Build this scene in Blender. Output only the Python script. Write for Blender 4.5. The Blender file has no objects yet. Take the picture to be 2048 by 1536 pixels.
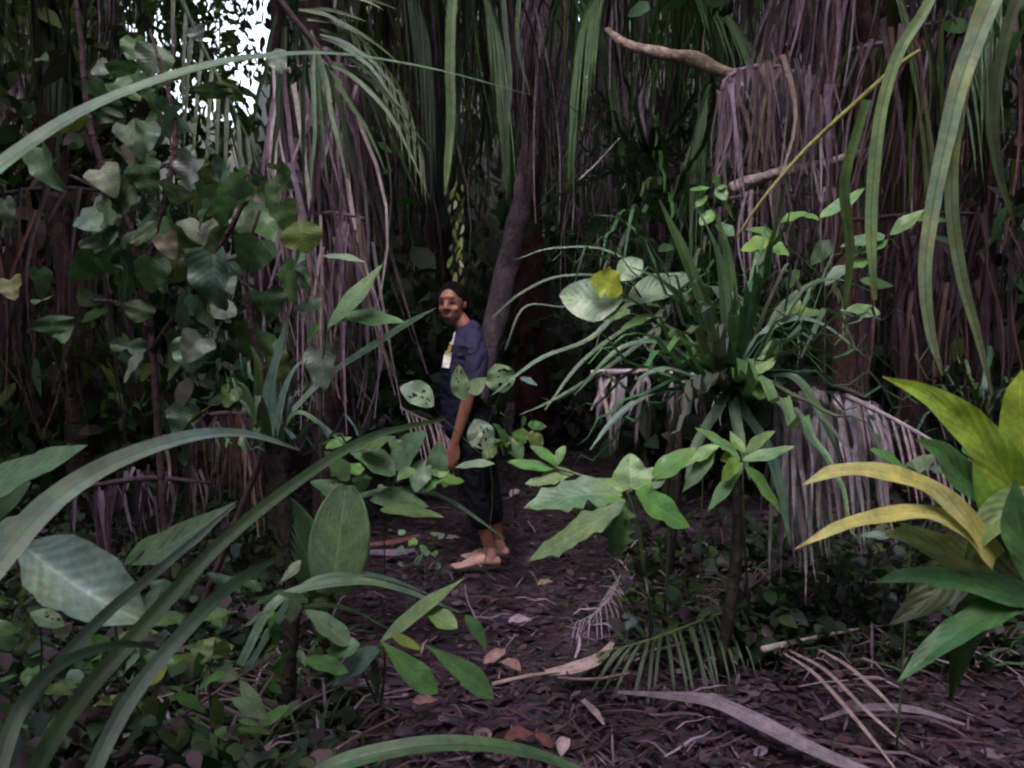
import bpy, bmesh, math, random
import numpy as np
from mathutils import Vector, Matrix, noise
from mathutils.bvhtree import BVHTree
R = math.radians
rnd = random.Random(11)
sc = bpy.context.scene
col = sc.collection

# ------------------------------------------------------------------ camera, sky, sun, exposure
F = 1704.0                      # focal length in pixels of a 2048 wide picture
CAM = Vector((0, 0, 1.55))
PITCH = math.atan((768 - 607) / F)
cd = bpy.data.cameras.new('camera'); cam = bpy.data.objects.new('camera', cd); col.objects.link(cam)
cam.location = CAM; cam.rotation_euler = (math.pi / 2 - PITCH, 0, 0)
cd.sensor_width = 36; cd.lens = 36 * F / 2048; cd.clip_end = 500; cd.clip_start = 0.05
cd.dof.use_dof = True; cd.dof.focus_distance = 4.2; cd.dof.aperture_fstop = 7.0
sc.camera = cam
SUN_EL, SUN_AZ = R(58), R(200)   # azimuth clockwise from +Y: behind the camera
w = bpy.data.worlds.new("World"); sc.world = w; w.use_nodes = True
nt = w.node_tree; bg = nt.nodes['Background']
sky = nt.nodes.new('ShaderNodeTexSky'); sky.sky_type = 'NISHITA'; sky.sun_disc = False
sky.sun_elevation = SUN_EL; sky.sun_rotation = SUN_AZ; sky.dust_density = 6; sky.air_density = 1.0
hs = nt.nodes.new('ShaderNodeHueSaturation'); hs.inputs['Saturation'].default_value = .45
nt.links.new(sky.outputs[0], hs.inputs['Color']); nt.links.new(hs.outputs[0], bg.inputs[0]); bg.inputs[1].default_value = 0.15
sd = bpy.data.lights.new('sun', 'SUN'); sd.energy = 0.5; sd.angle = R(40); sd.color = (1, 0.93, 0.92)
so = bpy.data.objects.new('sun', sd); col.objects.link(so)
sdir = Vector((math.sin(SUN_AZ) * math.cos(SUN_EL), math.cos(SUN_AZ) * math.cos(SUN_EL), math.sin(SUN_EL)))
so.rotation_euler = sdir.to_track_quat('Z', 'Y').to_euler()
sc.view_settings.view_transform = 'Standard'; sc.view_settings.look = 'None'
sc.view_settings.exposure = 2.87; sc.view_settings.gamma = 1
sc.cycles.max_bounces = 5; sc.cycles.diffuse_bounces = 3; sc.cycles.transmission_bounces = 3
sc.cycles.filter_width = 2.2
sc.cycles.use_denoising = True

# ------------------------------------------------------------------ pixel -> world
def at(px, py, Y):
    x = (px - 1024) / F; y = -(py - 768) / F
    d = Vector((x, math.cos(PITCH) + y * math.sin(PITCH), -math.sin(PITCH) + y * math.cos(PITCH)))
    return CAM + d * (Y / d.y)
def gat(px, py, z=0.0):
    x = (px - 1024) / F; y = -(py - 768) / F
    d = Vector((x, math.cos(PITCH) + y * math.sin(PITCH), -math.sin(PITCH) + y * math.cos(PITCH)))
    return CAM + d * ((z - CAM.z) / d.z)
def pxw(n, Y): return n * Y / F
def V(*a): return Vector(a)
def jit(s): return Vector((rnd.uniform(-s, s), rnd.uniform(-s, s), rnd.uniform(-s, s)))
def vary(c, a=.2, h=.06):
    k = 1 + rnd.uniform(-a, a)
    return tuple(max(0.003, x * k * (1 + rnd.uniform(-h, h))) for x in c)

# ------------------------------------------------------------------ materials
def nodes(name):
    m = bpy.data.materials.new(name); m.use_nodes = True
    return m, m.node_tree, m.node_tree.nodes['Principled BSDF'], m.node_tree.nodes['Material Output']
def mth(t, op, a, b=None, c=None):
    n = t.nodes.new('ShaderNodeMath'); n.operation = op
    for i, v in enumerate((a, b, c)):
        if v is None: continue
        if hasattr(v, 'links'): t.links.new(v, n.inputs[i])
        else: n.inputs[i].default_value = v
    return n.outputs[0]
def ramp(t, fac, stops):
    n = t.nodes.new('ShaderNodeValToRGB'); t.links.new(fac, n.inputs[0])
    e = n.color_ramp.elements
    while len(e) < len(stops): e.new(.5)
    for k, (p, c) in zip(e, stops): k.position = p; k.color = (*c, 1)
    return n.outputs[0]
def mul(t, a, b, typ='MULTIPLY', f=1.0):
    n = t.nodes.new('ShaderNodeMix'); n.data_type = 'RGBA'; n.blend_type = typ
    if hasattr(f, 'links'): t.links.new(f, n.inputs[0])
    else: n.inputs[0].default_value = f
    for s, v in ((6, a), (7, b)):
        if hasattr(v, 'links'): t.links.new(v, n.inputs[s])
        else: n.inputs[s].default_value = (*v, 1)
    return n.outputs[2]
def tint_mat(name, kind, rough=.5, trans=.25, spec=.35, nscale=14.0, lo=.62, hi=1.3):
    m, t, p, out = nodes(name)
    at_ = t.nodes.new('ShaderNodeAttribute'); at_.attribute_name = 'tint'
    geo = t.nodes.new('ShaderNodeNewGeometry')
    nz = t.nodes.new('ShaderNodeTexNoise'); nz.inputs['Scale'].default_value = nscale; nz.inputs['Detail'].default_value = 5
    nz.inputs['Roughness'].default_value = .65
    t.links.new(geo.outputs['Position'], nz.inputs['Vector'])
    v = ramp(t, nz.outputs[0], [(.3, (lo, lo, lo * .98)), (.7, (hi, hi, hi))])
    c = mul(t, at_.outputs[0], v)
    # fine random colour speckle imitating camera grain
    n2 = t.nodes.new('ShaderNodeTexNoise'); n2.inputs['Scale'].default_value = nscale * 5; n2.inputs['Detail'].default_value = 2
    t.links.new(geo.outputs['Position'], n2.inputs['Vector'])
    c = mul(t, c, n2.outputs[1], 'OVERLAY', .42)
    uv = t.nodes.new('ShaderNodeUVMap'); uv.uv_map = 'UVMap'
    sp = t.nodes.new('ShaderNodeSeparateXYZ'); t.links.new(uv.outputs[0], sp.inputs[0])
    av = mth(t, 'ABSOLUTE', mth(t, 'SUBTRACT', sp.outputs[1], .5))
    bump_src = None
    if kind in ('broad', 'blade'):
        n4 = t.nodes.new('ShaderNodeTexNoise'); n4.inputs['Scale'].default_value = 34; n4.inputs['Detail'].default_value = 3; t.links.new(geo.outputs['Position'], n4.inputs['Vector'])
        spot = ramp(t, n4.outputs[0], [(.62, (0, 0, 0)), (.74, (.55, .55, .55))])
        tip = mth(t, 'MULTIPLY', mth(t, 'GREATER_THAN', mth(t, 'ADD', sp.outputs[0], mth(t, 'MULTIPLY', n4.outputs[0], .25)), 1.08), .8)
        c = mul(t, c, (.75, .5, .42), 'MULTIPLY', mth(t, 'MAXIMUM', spot, tip))
        n5 = t.nodes.new('ShaderNodeTexNoise'); n5.inputs['Scale'].default_value = 7; t.links.new(geo.outputs['Position'], n5.inputs['Vector'])
        c = mul(t, c, ramp(t, n5.outputs[0], [(.36, (.85, .92, 1.02)), (.64, (1.12, 1.06, .9))]))
    if kind == 'cloth':
        n6 = t.nodes.new('ShaderNodeTexNoise'); n6.inputs['Scale'].default_value = 9; n6.inputs['Distortion'].default_value = 1.2; t.links.new(geo.outputs['Position'], n6.inputs['Vector']); bump_src = n6.outputs[0]
    if kind == 'broad':
        f = mth(t, 'FRACT', mth(t, 'SUBTRACT', mth(t, 'MULTIPLY', sp.outputs[0], 9), mth(t, 'MULTIPLY', av, 5)))
        vein = mth(t, 'SUBTRACT', 1.0, mth(t, 'SMOOTHSTEP', f, 0, .16)) if False else mth(t, 'LESS_THAN', f, .09)
        mid = mth(t, 'LESS_THAN', av, .022)
        vv = mth(t, 'MAXIMUM', mth(t, 'MULTIPLY', vein, .45), mid)
        c = mul(t, c, (1.35, 1.32, 1.25), 'MULTIPLY', vv)
        bump_src = mth(t, 'SINE', mth(t, 'MULTIPLY', f, 6.283))
    elif kind == 'blade':
        s = mth(t, 'SINE', mth(t, 'MULTIPLY', sp.outputs[1], 55))
        mid = mth(t, 'LESS_THAN', av, .06)
        c = mul(t, c, (.72, .72, .74), 'MULTIPLY', mth(t, 'MULTIPLY', mth(t, 'GREATER_THAN', s, .3), .45))
        c = mul(t, c, (.6, .66, .6), 'MULTIPLY', mid)
        bump_src = s
    elif kind == 'dead':
        mp = t.nodes.new('ShaderNodeTexNoise'); mp.inputs['Scale'].default_value = 1; mp.inputs['Detail'].default_value = 4
        cx = t.nodes.new('ShaderNodeCombineXYZ')
        t.links.new(mth(t, 'MULTIPLY', sp.outputs[0], 5), cx.inputs[0]); t.links.new(mth(t, 'MULTIPLY', sp.outputs[1], 22), cx.inputs[1])
        t.links.new(cx.outputs[0], mp.inputs['Vector'])
        c = mul(t, c, ramp(t, mp.outputs[0], [(.3, (.5, .48, .5)), (.65, (1.25, 1.25, 1.3))]))
        bump_src = mp.outputs[0]
    elif kind == 'bark':
        n3 = t.nodes.new('ShaderNodeTexNoise'); n3.inputs['Scale'].default_value = 30; n3.inputs['Detail'].default_value = 6
        t.links.new(geo.outputs['Position'], n3.inputs['Vector'])
        ring = mth(t, 'SINE', mth(t, 'ADD', mth(t, 'MULTIPLY', sp.outputs[0], 90), mth(t, 'MULTIPLY', n3.outputs[0], 14)))
        c = mul(t, c, ramp(t, ring, [(.1, (.82, .82, .82)), (.8, (1.08, 1.08, 1.08))]))
        c = mul(t, c, ramp(t, n3.outputs[0], [(.35, (.7, .7, .7)), (.7, (1.2, 1.18, 1.2))]))
        bump_src = mth(t, 'ADD', ring, n3.outputs[0])
    t.links.new(c, p.inputs['Base Color'])
    p.inputs['Roughness'].default_value = rough; p.inputs['Specular IOR Level'].default_value = spec
    if bump_src is not None:
        b = t.nodes.new('ShaderNodeBump'); b.inputs['Strength'].default_value = {'broad': .12, 'blade': .2, 'dead': .3, 'bark': .5, 'cloth': .9}.get(kind, .3); b.inputs['Distance'].default_value = .05 if kind == 'cloth' else .005
        t.links.new(bump_src, b.inputs['Height']); t.links.new(b.outputs[0], p.inputs['Normal'])
    if trans:
        tr = t.nodes.new('ShaderNodeBsdfTranslucent'); t.links.new(mul(t, c, (1.1, 1.25, .7)), tr.inputs[0])
        mx = t.nodes.new('ShaderNodeMixShader'); mx.inputs[0].default_value = trans
        t.links.new(p.outputs[0], mx.inputs[1]); t.links.new(tr.outputs[0], mx.inputs[2]); t.links.new(mx.outputs[0], out.inputs[0])
    return m
M = dict(
    broad=tint_mat('broad_leaf', 'broad', .42, .25, .4, 22),
    blade=tint_mat('blade_leaf', 'blade', .4, .18, .45, 12),
    dead=tint_mat('dead_leaf', 'dead', .75, .12, .2, 25),
    mass=tint_mat('mass_leaf', 'plain', .55, .3, .25, 3, .5, 1.4),
    bark=tint_mat('bark', 'bark', .85, 0, .15, 9),
    skin=tint_mat('skin', 'plain', .45, 0, .4, 20, .9, 1.08),
    cloth=tint_mat('cloth', 'cloth', .9, 0, .1, 60, .8, 1.15),
)
def soil_mat():
    m, t, p, out = nodes('soil')
    geo = t.nodes.new('ShaderNodeNewGeometry')
    a = t.nodes.new('ShaderNodeTexNoise'); a.inputs['Scale'].default_value = 3; a.inputs['Detail'].default_value = 10; a.inputs['Roughness'].default_value = .75
    b = t.nodes.new('ShaderNodeTexVoronoi'); b.inputs['Scale'].default_value = 26
    for n in (a, b): t.links.new(geo.outputs['Position'], n.inputs['Vector'])
    c = ramp(t, a.outputs[0], [(.32, (.009, .006, .010)), (.5, (.026, .016, .024)), (.68, (.085, .056, .084))])
    c = mul(t, c, b.outputs[1], 'OVERLAY', .4)
    t.links.new(c, p.inputs['Base Color']); p.inputs['Roughness'].default_value = .9; p.inputs['Specular IOR Level'].default_value = .2
    bu = t.nodes.new('ShaderNodeBump'); bu.inputs['Strength'].default_value = .9; bu.inputs['Distance'].default_value = .03
    t.links.new(mth(t, 'ADD', a.outputs[0], b.outputs[0]), bu.inputs['Height']); t.links.new(bu.outputs[0], p.inputs['Normal'])
    return m
M['soil'] = soil_mat()

# ------------------------------------------------------------------ mesh collecting
class MB:
    def __init__(s): s.v = []; s.f = []; s.uv = []; s.c = []
    def add(s, v, uv, c): s.v.append(tuple(v)); s.uv.append(uv); s.c.append(c); return len(s.v) - 1
    def build(s, name, mat, parent=None, smooth=True):
        me = bpy.data.meshes.new(name)
        if parent is not None and parent.get('_org') is not None:
            ox, oy, oz = parent['_org']; vs = [(a - ox, b - oy, c - oz) for a, b, c in s.v]
        else: vs = s.v
        me.from_pydata(vs, [], s.f)
        n = len(me.loops); li = np.empty(n, dtype=np.int32); me.loops.foreach_get('vertex_index', li)
        uvl = me.uv_layers.new(name='UVMap'); uvl.data.foreach_set('uv', np.array(s.uv, dtype=np.float32)[li].ravel())
        ca = me.color_attributes.new('tint', 'FLOAT_COLOR', 'POINT')
        cc = np.ones((len(s.v), 4), dtype=np.float32); cc[:, :3] = np.array(s.c, dtype=np.float32); ca.data.foreach_set('color', cc.ravel())
        if smooth: me.polygons.foreach_set('use_smooth', np.ones(len(me.polygons), dtype=bool))
        me.materials.append(mat); me.update()
        o = bpy.data.objects.new(name, me); col.objects.link(o)
        if parent is not None: o.parent = parent
        return o
def tag(o, label=None, cat=None, group=None, kind=None):
    for k, v in (('label', label), ('category', cat), ('group', group), ('kind', kind)):
        if v: o[k] = v
    return o
def thing(name, label, cat, org, group=None):
    o = bpy.data.objects.new(name, None); col.objects.link(o); o.location = org
    o.empty_display_size = .1; o['_org'] = tuple(org)
    return tag(o, label, cat, group)

def spline(pts, n):
    P = [pts[0] * 2 - pts[1]] + list(pts) + [pts[-1] * 2 - pts[-2]]
    out = []; segs = len(pts) - 1
    for i in range(n + 1):
        u = i / n * segs; k = min(int(u), segs - 1); t = u - k
        a, b, c, d = P[k], P[k + 1], P[k + 2], P[k + 3]
        out.append(.5 * ((2 * b) + (c - a) * t + (2 * a - 5 * b + 4 * c - d) * t * t + (3 * b - a - 3 * c + d) * t ** 3))
    return out
def lerp_list(w, t):
    if not isinstance(w, (list, tuple)): return w
    u = t * (len(w) - 1); k = min(int(u), len(w) - 2); return w[k] + (w[k + 1] - w[k]) * (u - k)
UP = Vector((0, 0, 1))
def facing(p, a=.6, b=.6):
    return ((CAM - p).normalized() * a + UP * b).normalized()

def ribbon(mb, P, W, N, c, fold=.18, k=1, c2=None, twist=0, wave=0, side=None):
    """a strap leaf along the points P; k columns per half"""
    n = len(P); base = len(mb.v); m = 2 * k + 1
    for i in range(n):
        t = i / (n - 1)
        T = (P[min(i + 1, n - 1)] - P[max(i - 1, 0)]).normalized()
        nn = side.cross(T) if side is not None else (N(P[i]) if callable(N) else N)
        nn = nn - T * nn.dot(T)
        if nn.length < 1e-4: nn = T.orthogonal()
        nn.normalize(); S = T.cross(nn)
        if twist: 
            q = Matrix.Rotation(twist * t, 3, T); S = q @ S; nn = q @ nn
        wd = W(t) if callable(W) else lerp_list(W, t)
        cc = c if c2 is None else tuple(a + (b - a) * t for a, b in zip(c, c2))
        for j in range(m):
            s = (j - k) / k
            off = nn * (abs(s) * fold * wd + (wave * wd * math.sin(t * 22 + s * 2) * abs(s) if wave else 0))
            mb.add(P[i] + S * (s * wd * .5) + off, (t, j / (m - 1)), cc)
    for i in range(n - 1):
        for j in range(m - 1):
            a = base + i * m + j; mb.f.append((a, a + 1, a + m + 1, a + m))
def tube(mb, P, W, c, seg=7, wob=0, cap=True):
    n = len(P); base = len(mb.v); ref = V(.3, .9, .2)
    for i in range(n):
        T = (P[min(i + 1, n - 1)] - P[max(i - 1, 0)]).normalized()
        A = T.cross(ref)
        if A.length < .1: A = T.cross(V(1, 0, 0))
        A.normalize(); B = T.cross(A)
        r = lerp_list(W, i / (n - 1)) * .5
        for j in range(seg):
            an = j / seg * 6.2832
            rr = r * (1 + (wob * noise.noise(P[i] * 6 + V(j * 1.7, 0, 0)) if wob else 0))
            mb.add(P[i] + A * math.cos(an) * rr + B * math.sin(an) * rr, (i / (n - 1), j / seg), c)
    for i in range(n - 1):
        for j in range(seg):
            a = base + i * seg; mb.f.append((a + j, a + (j + 1) % seg, a + seg + (j + 1) % seg, a + seg + j))
    if cap:
        mb.f.append(tuple(base + j for j in range(seg))[::-1]); mb.f.append(tuple(base + (n - 1) * seg + j for j in range(seg)))
SH = {
    'ovate': lambda t: (math.sin(math.pi * min(1, t ** .75)) ** .85) if 0 < t < 1 else 0,
    'ellip': lambda t: math.sin(math.pi * t) ** .75 if 0 < t < 1 else 0,
    'lance': lambda t: math.sin(math.pi * t ** .8) ** 1.15 if 0 < t < 1 else 0,
    'obov': lambda t: math.sin(math.pi * t ** 1.5) ** .8 if 0 < t < 1 else 0,
    'heart': lambda t: max(0, (1 - t)) ** .62 * min(1, (t * 9) ** .5) * 1.12 if 0 < t < 1 else 0,
}
BL = lambda w: (lambda t: w * min(1, .75 + t) * max(0.0, 1 - t) ** .45 if t > .5 else w * min(1, .75 + t) * .5 ** .45 / .5 ** .45 * (1 - .27 * (t / .5)))
def leaf(mb, a, b, w, N, c, shape='ovate', droop=.12, cup=.12, nu=14, k=4, rag=0, holes=0, roll=None, wavy=.05, c2=None):
    """a broad leaf from a to b"""
    L = (b - a).length; T = (b - a).normalized()
    nn = (N - T * N.dot(T)).normalized()
    if roll: nn = Matrix.Rotation(roll, 3, T) @ nn
    S = T.cross(nn); f = SH[shape]; base = len(mb.v); m = 2 * k + 1
    if holes: nu = 22; k = 6; m = 13
    sd_ = rnd.uniform(0, 99); H = [(rnd.uniform(.2, .85), rnd.uniform(-.7, .7), rnd.uniform(.03, .07)) for _ in range(holes + 2 if holes else 0)]
    sx = rnd.uniform(-.08, .08)
    for i in range(nu + 1):
        t = i / nu
        wd = w * f(t) * .5
        if i in (0,): wd = max(wd, w * .02) if shape != 'heart' else w * .25
        for j in range(m):
            s = (j - k) / k
            r = 1
            if rag and abs(s) > .7: r = 1 + rag * (noise.noise(V(t * 9 + sd_, s * 3, 0)))*1.6
            back = -.16 * L * (1 - t) ** 6 * abs(s) if shape == 'heart' else 0
            z = -droop * L * (t * t) + droop * L * t * .6 + cup * wd * (abs(s) ** 1.4) * 1.2 + wavy * w * math.sin(t * 13 + sd_ + s) * abs(s) * f(max(.05, min(t, .95)))
            cc = c if c2 is None else tuple(x + (y - x) * t for x, y in zip(c, c2))
            mb.add(a + T * (L * t + back) + S * (s * wd * r + sx * L * math.sin(math.pi * t)) + nn * z, (t, j / (m - 1)), cc)
    for i in range(nu):
        for j in range(m - 1):
            t = (i + .5) / nu; s = (j + .5 - k) / k
            if holes and any((t - h[0]) ** 2 + ((s - h[1]) * .45) ** 2 < h[2] ** 2 for h in H): continue
            q = base + i * m + j; mb.f.append((q, q + 1, q + m + 1, q + m))

# colours (linear albedo)
G = dict(mid=(.055, .125, .04), pale=(.15, .245, .115), teal=(.11, .18, .15), dark=(.03, .062, .035), yel=(.17, .23, .04), lime=(.13, .22, .05),
         olive=(.08, .11, .03), och=(.44, .40, .16), grey=(.15, .18, .16), blue=(.07, .10, .12), fresh=(.10, .21, .06))
D = dict(mauve=(.27, .19, .27), tan=(.23, .16, .165), dark=(.043, .026, .042), pale=(.44, .35, .40), red=(.08, .03, .035), brown=(.080, .048, .068))

# ================================================================== SETTING
def ground():
    mb = MB(); xs = [-60, -30, -14] + [-8 + i * .2 for i in range(81)] + [14, 30, 60]
    ys = [-40, -12] + [-1 + i * .2 for i in range(90)] + [22, 40, 80]
    for y in ys:
        for x in xs:
            z = .07 * noise.noise(V(x * .9, y * .9, 0)) + .03 * noise.noise(V(x * 3.1, y * 3.1, 5)) if abs(x) < 9 and -2 < y < 18 else 0
            mb.add((x, y, z - .02), (x, y), (.05, .03, .04))
    nx = len(xs)
    for j in range(len(ys) - 1):
        for i in range(nx - 1):
            a = j * nx + i; mb.f.append((a, a + 1, a + nx + 1, a + nx))
    tag(mb.build('ground', M['soil']), 'dark purple brown forest soil covered in leaf litter', kind='structure')
ground()
def ztan(a):      # skyline of the added backdrop bank as a slope seen from the clearing, a = X / Y
    g = math.exp(-((a + .355) / .115) ** 4)
    return .80 - .60 * g - .52 * math.exp(-((a - .309) / .03) ** 2) - .60 * math.exp(-((a - .083) / .02) ** 2) + .06 * noise.noise(V(a * 9, 0, 0))
def backdrop_bank():  # dark bank added to stop sky showing through the foliage
    mb = MB(); n = 320; rows = 14
    for j in range(rows + 1):
        u = j / rows
        for i in range(n + 1):
            a = -1.6 + 3.2 * i / n
            Y = 13.5 + 3.5 * u; H = (1.55 + ztan(a) * 17) * u ** .9 + .5 * noise.noise(V(a * 8, u * 5, 3)) * u
            mb.add((a * Y, Y + (1 - u) * .5 * noise.noise(V(a * 7, u * 4, 0)), H - .1), (i / n, u), (.005, .006, .005))
    for j in range(rows):
        for i in range(n):
            a = j * (n + 1) + i; mb.f.append((a, a + 1, a + n + 2, a + n + 1))
    tag(mb.build('backdrop_bank', M['mass']), 'dark backdrop bank added behind the forest to block the sky', kind='structure')
backdrop_bank()

# ---- masses nobody could count
def leafquad(mb, p, L, w, T, N, c, bend=.2):
    S = T.cross(N).normalized() * w * .5; b = len(mb.v)
    mb.add(p, (0, .5), c)
    for t, q, z in ((.25, .85, .04), (.6, .95, .04), (.85, .45, -.4 * bend)):
        mb.add(p + T * L * t + S * q + N * L * z, (t, 0), c); mb.add(p + T * L * t - S * q + N * L * z, (t, 1), c)
    mb.add(p + T * L - N * L * bend, (1, .5), c)
    mb.f += [(b, b + 1, b + 2), (b + 1, b + 3, b + 4, b + 2), (b + 3, b + 5, b + 6, b + 4), (b + 5, b + 7, b + 6)]
def mass(name, label, n, box, size, cols, down=.3, keep=None, cl=None, group=None):
    mb = MB(); cnt = 0
    while cnt < n:
        if cl:
            cx = V(rnd.uniform(*box[0]), rnd.uniform(*box[1]), rnd.uniform(*box[2])); r = rnd.uniform(*cl)
            base = rnd.choice(cols); kk = 70
        else: cx = None; kk = 1
        if cx is not None and keep and not keep(cx): cnt += 5; continue
        for _ in range(kk):
            p = cx + V(rnd.gauss(0, r), rnd.gauss(0, r), rnd.gauss(0, r * .8)) if cx is not None else V(rnd.uniform(*box[0]), rnd.uniform(*box[1]), rnd.uniform(*box[2]))
            cnt += 1
            if p.z < .02 or (keep and not keep(p)): continue
            T = (jit(1) - UP * down).normalized(); N = (jit(1) + UP * .8).normalized()
            L = rnd.uniform(*size)
            leafquad(mb, p, L, L * rnd.uniform(.3, .6), T, N, vary(base if cx is not None else rnd.choice(cols), .35))
    o = mb.build(name, M['mass'], smooth=False)
    return tag(o, label, kind='stuff')
def gapkeep(p):
    a = p.x / p.y; e = (p.z - 1.55) / p.y
    g = ((a + .325) / .10) ** 2 + ((e - .36) / .10) ** 2
    if abs(a - .309) < .022 and e > .31: return rnd.random() < .12
    if abs(a - .083) < .012 and .25 < e < .31: return rnd.random() < .1
    g2 = ((a + .44) / .05) ** 2 + ((e - .31) / .07) ** 2
    if g < 1.25: return rnd.random() < (.05 if a > -.345 else .3)
    if g2 < 1: return rnd.random() < .35
    return True
mass('foliage', 'dark distant forest foliage filling the background', 22000, ((-12, 12), (9, 13.5), (.8, 9)), (.12, .34),
     [G['dark'], (.03, .05, .03), (.035, .03, .03), D['dark'], (.045, .07, .03)], .8, gapkeep, (.3, .7))
mass('undergrowth', 'dark low undergrowth between the trunks', 9000, ((-7.5, 7.5), (6.2, 10), (0.05, 1.6)), (.10, .3),
     [G['dark'], (.03, .045, .03), D['dark'], (.04, .06, .03)], .3,
     lambda p: abs(p.x - .25) > .55 + .1 * max(0, p.z) or p.y > 9, (.2, .5))

def azone(*zs):   # keep leaf clumps inside bearing / slope windows of the forest edge, with ragged borders
    def k(p):
        a = p.x / p.y; e = (p.z - 1.55) / p.y; j = .05 * noise.noise(p * 1.7)
        return any(x0 < a + j < x1 and y0 < e + j < y1 and rnd.random() < d for x0, x1, y0, y1, d in zs) and gapkeep(p)
    return k
mass('understorey_leaves', 'dim leafy undergrowth along both sides of the forest', 9000, ((-5, 5), (4.6, 7.2), (.05, 4.4)), (.09, .22),
     [G['dark'], G['mid'], G['olive'], (.035, .03, .028), (.06, .04, .045), G['dark']], .5,
     azone((-.8, -.42, -.2, .45, .9), (-.42, -.28, -.2, .12, .45), (.50, .8, -.25, .5, .55), (.12, .24, .0, .4, .5), (-.19, -.12, .05, .4, .35)), (.16, .4))
mass('leaves', 'small leaves of the trees standing against the bright gap of sky', 7500, ((-5.5, -1.2), (7.5, 10.5), (3.3, 6.5)), (.07, .15),
     [G['dark'], G['olive'], G['mid'], D['dark']], .7, lambda p: -.50 < p.x / p.y < -.24 and noise.noise(V(p.x, p.z, 0) * 3.1) > (-.05 if p.x / p.y > -.345 else -.16), (.12, .3))
def shade_leaves(name, label, n, box, size, dens):
    mb = MB(); cnt = 0
    while cnt < n:
        p = V(rnd.uniform(*box[0]), rnd.uniform(*box[1]), rnd.uniform(*box[2])); cnt += 1
        if rnd.random() > dens(p): continue
        L = rnd.uniform(*size); leafquad(mb, p, L, L * .5, (jit(1) - UP * .3).normalized(), (jit(.9) + UP).normalized(), vary(rnd.choice([G['mid'], G['dark'], (.05, .08, .03)]), .3))
    tag(mb.build(name, M['mass'], smooth=False), label, kind='stuff')
shade_leaves('shade_leaves', 'unseen overhead leaves added to shade the clearing and the forest', 15000, ((-11, 11), (-8, 13), (5.4, 8)), (.5, 1.0),  # unseen leaves added overhead to block most of the sky light
       lambda p: 0 if p.z < 1.55 + max(0, p.y) * .42 + .4 else (.22 if (p.x + .3) ** 2 + (p.y - .6) ** 2 < 4.5 else 1) * (.75 + .9 * noise.noise(p * .5)) * (.72 if p.y > 4 else 1))
shade_leaves('forest', 'unseen leaf wall added behind the viewpoint to cut sky light', 9000, ((-11, 11), (-9, -4.5), (0, 6)), (.4, .8), lambda p: .8)  # unseen leaf wall added to cut frontal sky light
shade_leaves('forest', 'unseen leaf walls added left and right to cut sky light', 9000, ((-12, 12), (-5, 9), (0, 6)), (.4, .8), lambda p: 1 if abs(p.x) > max(5.5, p.y * .75 + 1.2) else 0)  # unseen leaf walls added at the sides against low sky light

def hair_ribbon(mb, p, L, w, c, lean, seg=4):
    N = V(rnd.uniform(-.9, .9), -1, rnd.uniform(-.2, .6)).normalized()
    d = (V(0, 0, -1) + lean + V(rnd.gauss(0, .07), rnd.gauss(0, .07), 0)).normalized(); sway = V(rnd.gauss(0, .06), rnd.gauss(0, .06), 0)
    P = [p + d * L * i / seg + sway * L * math.sin(i / seg * 3.1) for i in range(seg + 1)]
    ribbon(mb, P, lambda t: w * (1 - .75 * t) + .0008, N, c, .25, 1, twist=rnd.uniform(-1.2, 1.2))
def strands():
    mb = MB()
    for _ in range(5200):
        Y = rnd.uniform(6.5, 11.5); px = rnd.uniform(-100, 2150); py = rnd.uniform(-250, 650 if rnd.random() < .5 else 300)
        if 230 < px < 560 and py < 330 and rnd.random() < .93: continue
        if py > 360 and 740 < px < 1240: continue
        if 930 < px < 1130 and py > 60 and Y < 7.8: continue
        p = at(px, py, Y)
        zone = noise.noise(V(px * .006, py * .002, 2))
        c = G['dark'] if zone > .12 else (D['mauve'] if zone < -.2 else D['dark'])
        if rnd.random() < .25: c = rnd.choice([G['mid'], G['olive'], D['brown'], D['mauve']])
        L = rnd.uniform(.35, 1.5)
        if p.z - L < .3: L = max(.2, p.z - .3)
        hair_ribbon(mb, p, L, rnd.uniform(.010, .036), vary(tuple(x * (1.15 if py < 420 else .75) for x in c), .5, .12), V(0, 0, 0))  # more light higher up put into the colour: upper strips lighter, lower darker
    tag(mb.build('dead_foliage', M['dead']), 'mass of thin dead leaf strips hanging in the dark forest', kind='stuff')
strands()

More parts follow.
